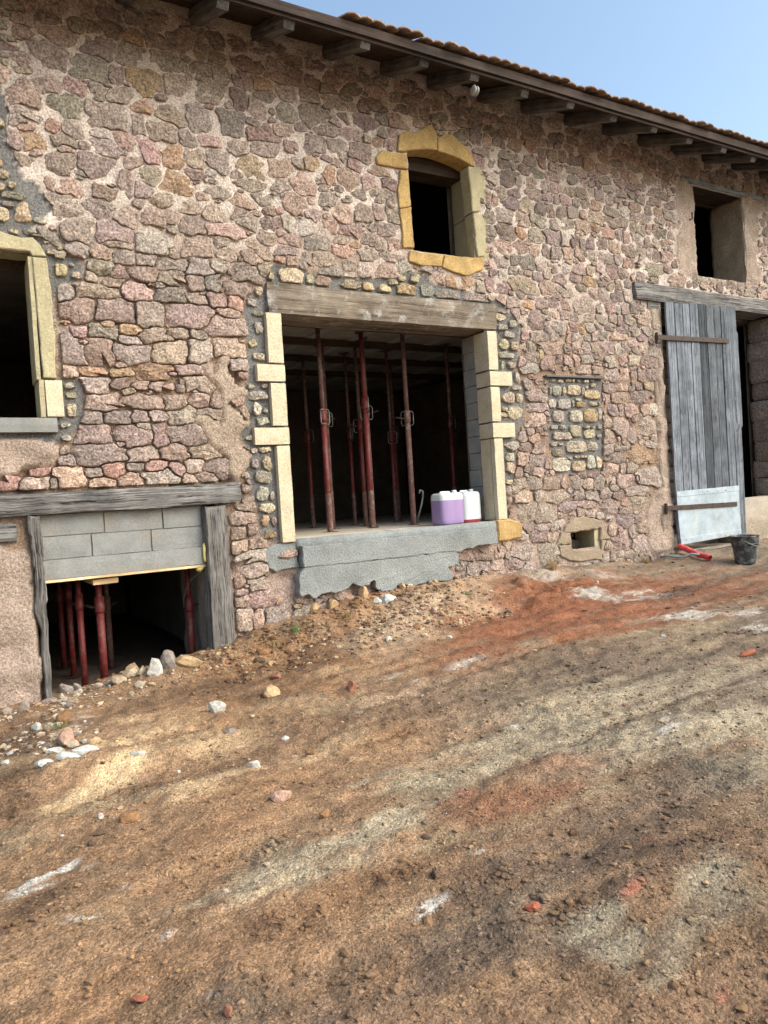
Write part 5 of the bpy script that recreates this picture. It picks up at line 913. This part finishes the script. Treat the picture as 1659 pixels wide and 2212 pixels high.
# cable in the cellar
o = obj('electric_cable', *tube([(2.05, .04, 1.03), (2.02, .10, .98), (1.96, .2, .9), (1.94, .3, .8), (1.93, .36, .72), (1.935, .38, .63)], .007, 6), M['slate'], None, (0, 0, 0), True)
tag(o, 'thin black cable hanging from the cellar right post', 'cable')

# ------------------------------------------------------------------ bucket
bx, by = 8.90, -.95; bz = gz(bx, by) - .005
r = empty('bucket', (bx, by, bz), .4); r.scale = (1.08, 1.08, 1.08); tag(r, 'black rubber builder bucket smeared with cement beside the barn door', 'bucket')
o = obj('shell', *lathe([(0, .0), (.105, .0), (.112, .01), (.135, .17), (.15, .255), (.157, .26), (.162, .325), (.168, .33), (.168, .338), (.158, .338), (.150, .30), (.142, .25), (.105, .02), (0, .02)], 40), M['black'], r, smooth=True)
o = obj('rim_band', *lathe([(.146, .235), (.154, .238), (.154, .25), (.150, .253)], 40), M['black'], r, smooth=True)
hd = [(.166 * math.cos(t), .12 * math.sin(t) * -1 - .05 * math.sin(t), .30 - .10 * math.sin(t)) for t in np.linspace(0, math.pi, 15)]
obj('handle', *tube(hd, .005, 6), M['wire'], r, smooth=True)
for s in (-1, 1): obj('handle_lug', *tube([(s * .155, 0, .30), (s * .178, 0, .30)], .014, 10), M['black'], r)

# ------------------------------------------------------------------ pipe and hose by the door
t_ = np.linspace(0, 1, 40); pp = [(8.70 - .03 * t, -.10 - .50 * t, .0) for t in t_]
pp = [(a, b, gz(a, b) + .045 + .05 * (1 - q)) for (a, b, _), q in zip(pp, t_)]
v1_, f1_ = tube(pp, [.036 + .002 * (k % 2) for k in range(40)], 16, False); v2_, f2_ = tube(pp, .030, 16, False)
o = obj('conduit_pipe', *join([(v1_, f1_), (v2_, [q[::-1] for q in f2_])]), M['redpipe']); tag(o, 'short red plastic conduit lying at the foot of the barn door', 'pipe')
hp = [(8.27, -.12), (8.33, -.2), (8.40, -.28), (8.46, -.36), (8.52, -.43), (8.58, -.47), (8.63, -.46), (8.66, -.40)]
o = obj('hose', *tube([(a, b, gz(a, b) + (.085 if k > 3 else .03)) for k, (a, b) in enumerate(hp)], .016, 10), M['hose'], smooth=True); tag(o, 'bent grey hose end crossing the red conduit', 'hose')

# ------------------------------------------------------------------ pulley under the eave
r = empty('pulley', (5.07, -.70, 5.80)); tag(r, 'small white pulley hanging under a rafter above the arched window', 'pulley')
for s in (-1, 1):
    v, f = lathe([(.0, -.012), (.035, -.012), (.05, -.006), (.05, .006), (.035, .012), (0, .012)], 20); v = np.stack([v[:, 2] + s * .018, v[:, 0], v[:, 1]], 1)
    obj('wheel', v, f, M['bulletwhite'], r, smooth=True)
obj('strap', *tube([(0, 0, 0), (0, 0, .10)], .012, 8), M['iron'], r)

# ------------------------------------------------------------------ loose stones
RC = {'t': (176, 150, 116), 'l': (182, 166, 144), 'w': (184, 184, 178), 'g': (140, 130, 122), 'd': (96, 80, 68), 'o': (140, 106, 76), 'p': (178, 146, 128), 'r': (140, 96, 78), 'k': (164, 98, 76), 's': (136, 110, 84)}
M['rock'] = mineral('loose_stone', None, 45, 0.7, 1.25, 8, 0.78, 1.18, tuple(s2l((150, 112, 76))), 30, 0.014, 0.95)
def chunk(seed, w, d, h):
    v, f = ICO[2]; R = np.random.default_rng(seed); v = v.copy()
    for k in range(11):                                         # chop by planes so it reads as a broken stone
        nrm = R.normal(size=3); nrm /= np.linalg.norm(nrm); c = R.uniform(.55, .85); s = v @ nrm - c; v = v - np.outer(np.maximum(s, 0), nrm)
    v = v * (1 + .05 * fbm(v * 3 + seed, 3, 2))[:, None]; v = v / np.abs(v).max(0)
    return v * np.array([w / 2, d / 2, h / 2]), f
for k, (x_, y_, w_, h_, c_, lb_) in enumerate(ROCKS):
    v, f = chunk(1000 + k, w_ * 1.2, max(.75 * w_, h_), h_ * 1.3)
    o = obj('loose_stone', v, f, M['rock'], None, (x_, y_ + .02, gz(x_, y_) + h_ * .24), False, s2l(RC[c_]) * (1 + .06 * math.sin(k))); o.rotation_euler = (random.uniform(-.25, .25), random.uniform(-.25, .25), random.uniform(0, 6) if w_ / max(h_, .01) < 1.5 else -.5 + random.uniform(-.3, .3))
    tag(o, lb_, 'stone', 'loose stones lying in the yard')

# gravel and clods nobody could count
def pebble(seed):
    v, f = ICO[1]; R = np.random.default_rng(seed); return v * (1 + R.uniform(-.28, .28, len(v)))[:, None], f
PB = [pebble(q) for q in range(12)]; parts_, cols_ = [], []
gr = np.random.default_rng(5)
def scatter(n, xr, yr, size, keys, w):
    for _ in range(n):
        x_ = gr.uniform(*xr); y_ = gr.uniform(*yr); s = size * gr.lognormal(0, .5); s = min(s, .05)
        v, f = PB[int(gr.integers(12))]; a = gr.uniform(0, 6.3); sc = np.array([gr.uniform(.8, 1.5), gr.uniform(.7, 1.1), gr.uniform(.45, .8)]) * s; q = v * sc
        q = np.stack([q[:, 0] * math.cos(a) - q[:, 1] * math.sin(a), q[:, 0] * math.sin(a) + q[:, 1] * math.cos(a), q[:, 2]], 1) + np.array([x_, y_, 0])
        q[:, 2] += 0; parts_.append((q, f, x_, y_, s)); cols_.append(s2l(RC[keys[int(gr.choice(len(keys), p=np.array(w) / sum(w)))]]) * gr.uniform(.75, 1.1))
scatter(520, (.5, 2.2), (-.75, .1), .011, 'ltwgo', (3, 4, 1, 2, 4)); scatter(260, (-.1, .8), (-1.6, -.2), .014, 'wlgt', (3, 3, 2, 2)); scatter(700, (2.0, 5.2), (-1.1, -.05), .012, 'otdlr', (3, 3, 3, 2, 1))
scatter(420, (3.3, 4.5), (-1.0, -.5), .011, 'ltpo', (2, 3, 2, 3)); scatter(450, (-.5, 6), (-6.2, -.6), .007, 'stdlw', (7, 3, 3, .8, .4)); scatter(2600, (0, 4.5), (-5.9, -2.2), .005, 'sst', (6, 5, 2)); scatter(600, (5, 11.5), (-4, -.1), .008, 'sdtl', (4, 4, 2, 1))
# crumbs of the soil itself, in its own colours
def crumbs(x_, y_, s, mul):
    c = soil_colour(x_, y_) * mul[:, None]
    for k in range(len(x_)):
        v, f = PB[k % 12]; a = k * 2.399; q = v * np.array([1.25, .9, .65]) * s[k]
        q = np.stack([q[:, 0] * math.cos(a) - q[:, 1] * math.sin(a) + x_[k], q[:, 0] * math.sin(a) + q[:, 1] * math.cos(a) + y_[k], q[:, 2]], 1)
        parts_.append((q, f, x_[k], y_[k], s[k])); cols_.append(np.clip(c[k], .01, .8))
n_c = 11000; d_ = gr.uniform(1.6, 6.5, n_c) ; b_ = gr.uniform(math.radians(-2), math.radians(64), n_c)
cx_ = d_ * np.sin(b_); cy_ = -6.9 + d_ * np.cos(b_); kp = (cy_ < -.5)
crumbs(cx_[kp], cy_[kp], np.minimum(.0042 * gr.lognormal(0, .5, kp.sum()), .016), gr.uniform(.65, 1.35, kp.sum()))
for it in PATCHES.split(';'):
    q_ = it.split(); a_ = list(map(float, q_[1:]))
    if q_[0] not in 'BD' or abs(a_[0]) > 9: continue
    n_c = 60; u_, w_2 = gr.normal(0, .45, n_c), gr.normal(0, .45, n_c); cx_ = a_[0] + a_[2] * u_ + a_[4] * w_2; cy_ = np.minimum(a_[1] + a_[3] * u_ + a_[5] * w_2, -.1)
    crumbs(cx_, cy_, np.minimum(.0075 * gr.lognormal(0, .5, n_c), .022), gr.uniform(.6, 1.05, n_c))
n_c = 700; cx_ = gr.uniform(1.9, 4.6, n_c); cy_ = -.12 - np.abs(gr.normal(0, .4, n_c)); crumbs(cx_, cy_, np.minimum(.013 * gr.lognormal(0, .5, n_c), .045), gr.uniform(.6, 1.15, n_c))
hz_ = gheight(np.array([q[2] for q in parts_]), np.array([q[3] for q in parts_]))
V_, F_, n_ = [], [], 0
for (q, f, _, _, s), hh in zip(parts_, hz_):
    q = q.copy(); q[:, 2] += hh + s * .2; V_.append(q); F_ += [[a + n_ for a in t] for t in f]; n_ += len(q)
CC = np.vstack([np.tile(c, (len(q[0]), 1)) for q, c in zip(parts_, cols_)])
o = obj('gravel', np.vstack(V_), F_, M['rock'], None, (0, 0, 0), False, CC); tag(o, 'scattered pebbles, mortar crumbs and clods over the yard', 'gravel', kind='stuff')

# weeds
def tuft(x_, y_, n, h, m, label, seed):
    R = np.random.default_rng(seed); P_ = []
    for _ in range(n):
        a = R.uniform(0, 6.3); l = h * R.uniform(.5, 1.2); bx_, by_ = R.normal(0, .03, 2); lean = R.uniform(.2, 1.0)
        p0 = np.array([bx_, by_, -.01]); p1 = p0 + np.array([math.cos(a) * lean * l * .4, math.sin(a) * lean * l * .4, l * .6]); p2_ = p1 + np.array([math.cos(a) * lean * l * .6, math.sin(a) * lean * l * .6, l * .15])
        P_.append(tube([p0, p1, p2_], [.0028, .002, .0007], 4, False))
    o = obj('grass_tuft', *join(P_), M[m], None, (x_, y_, gz(x_, y_))); tag(o, label, 'grass tuft', 'dry tufts at the foot of the wall')
tuft(3.32, -.42, 46, .10, 'dry', 'dry grass tuft on the bank below the concrete sill', 1)
tuft(2.78, -.35, 26, .09, 'leaf', 'small green weed on the bank below the left quoins', 2)
tuft(6.35, -.10, 50, .16, 'dry', 'pale dry grass tuft left of the vent stone', 3)
tuft(2.55, -.42, 30, .08, 'dry', 'dark dry tuft on the bank near the cellar post', 4)
tuft(.62, -1.0, 18, .06, 'leaf', 'tiny green weed in the rubble at the far left', 5)
tuft(4.75, -.45, 18, .06, 'leaf', 'tiny green weed under the right end of the concrete', 6)
tuft(8.05, -.06, 40, .12, 'dry', 'dry grass at the foot of the wall beside the hose', 7)
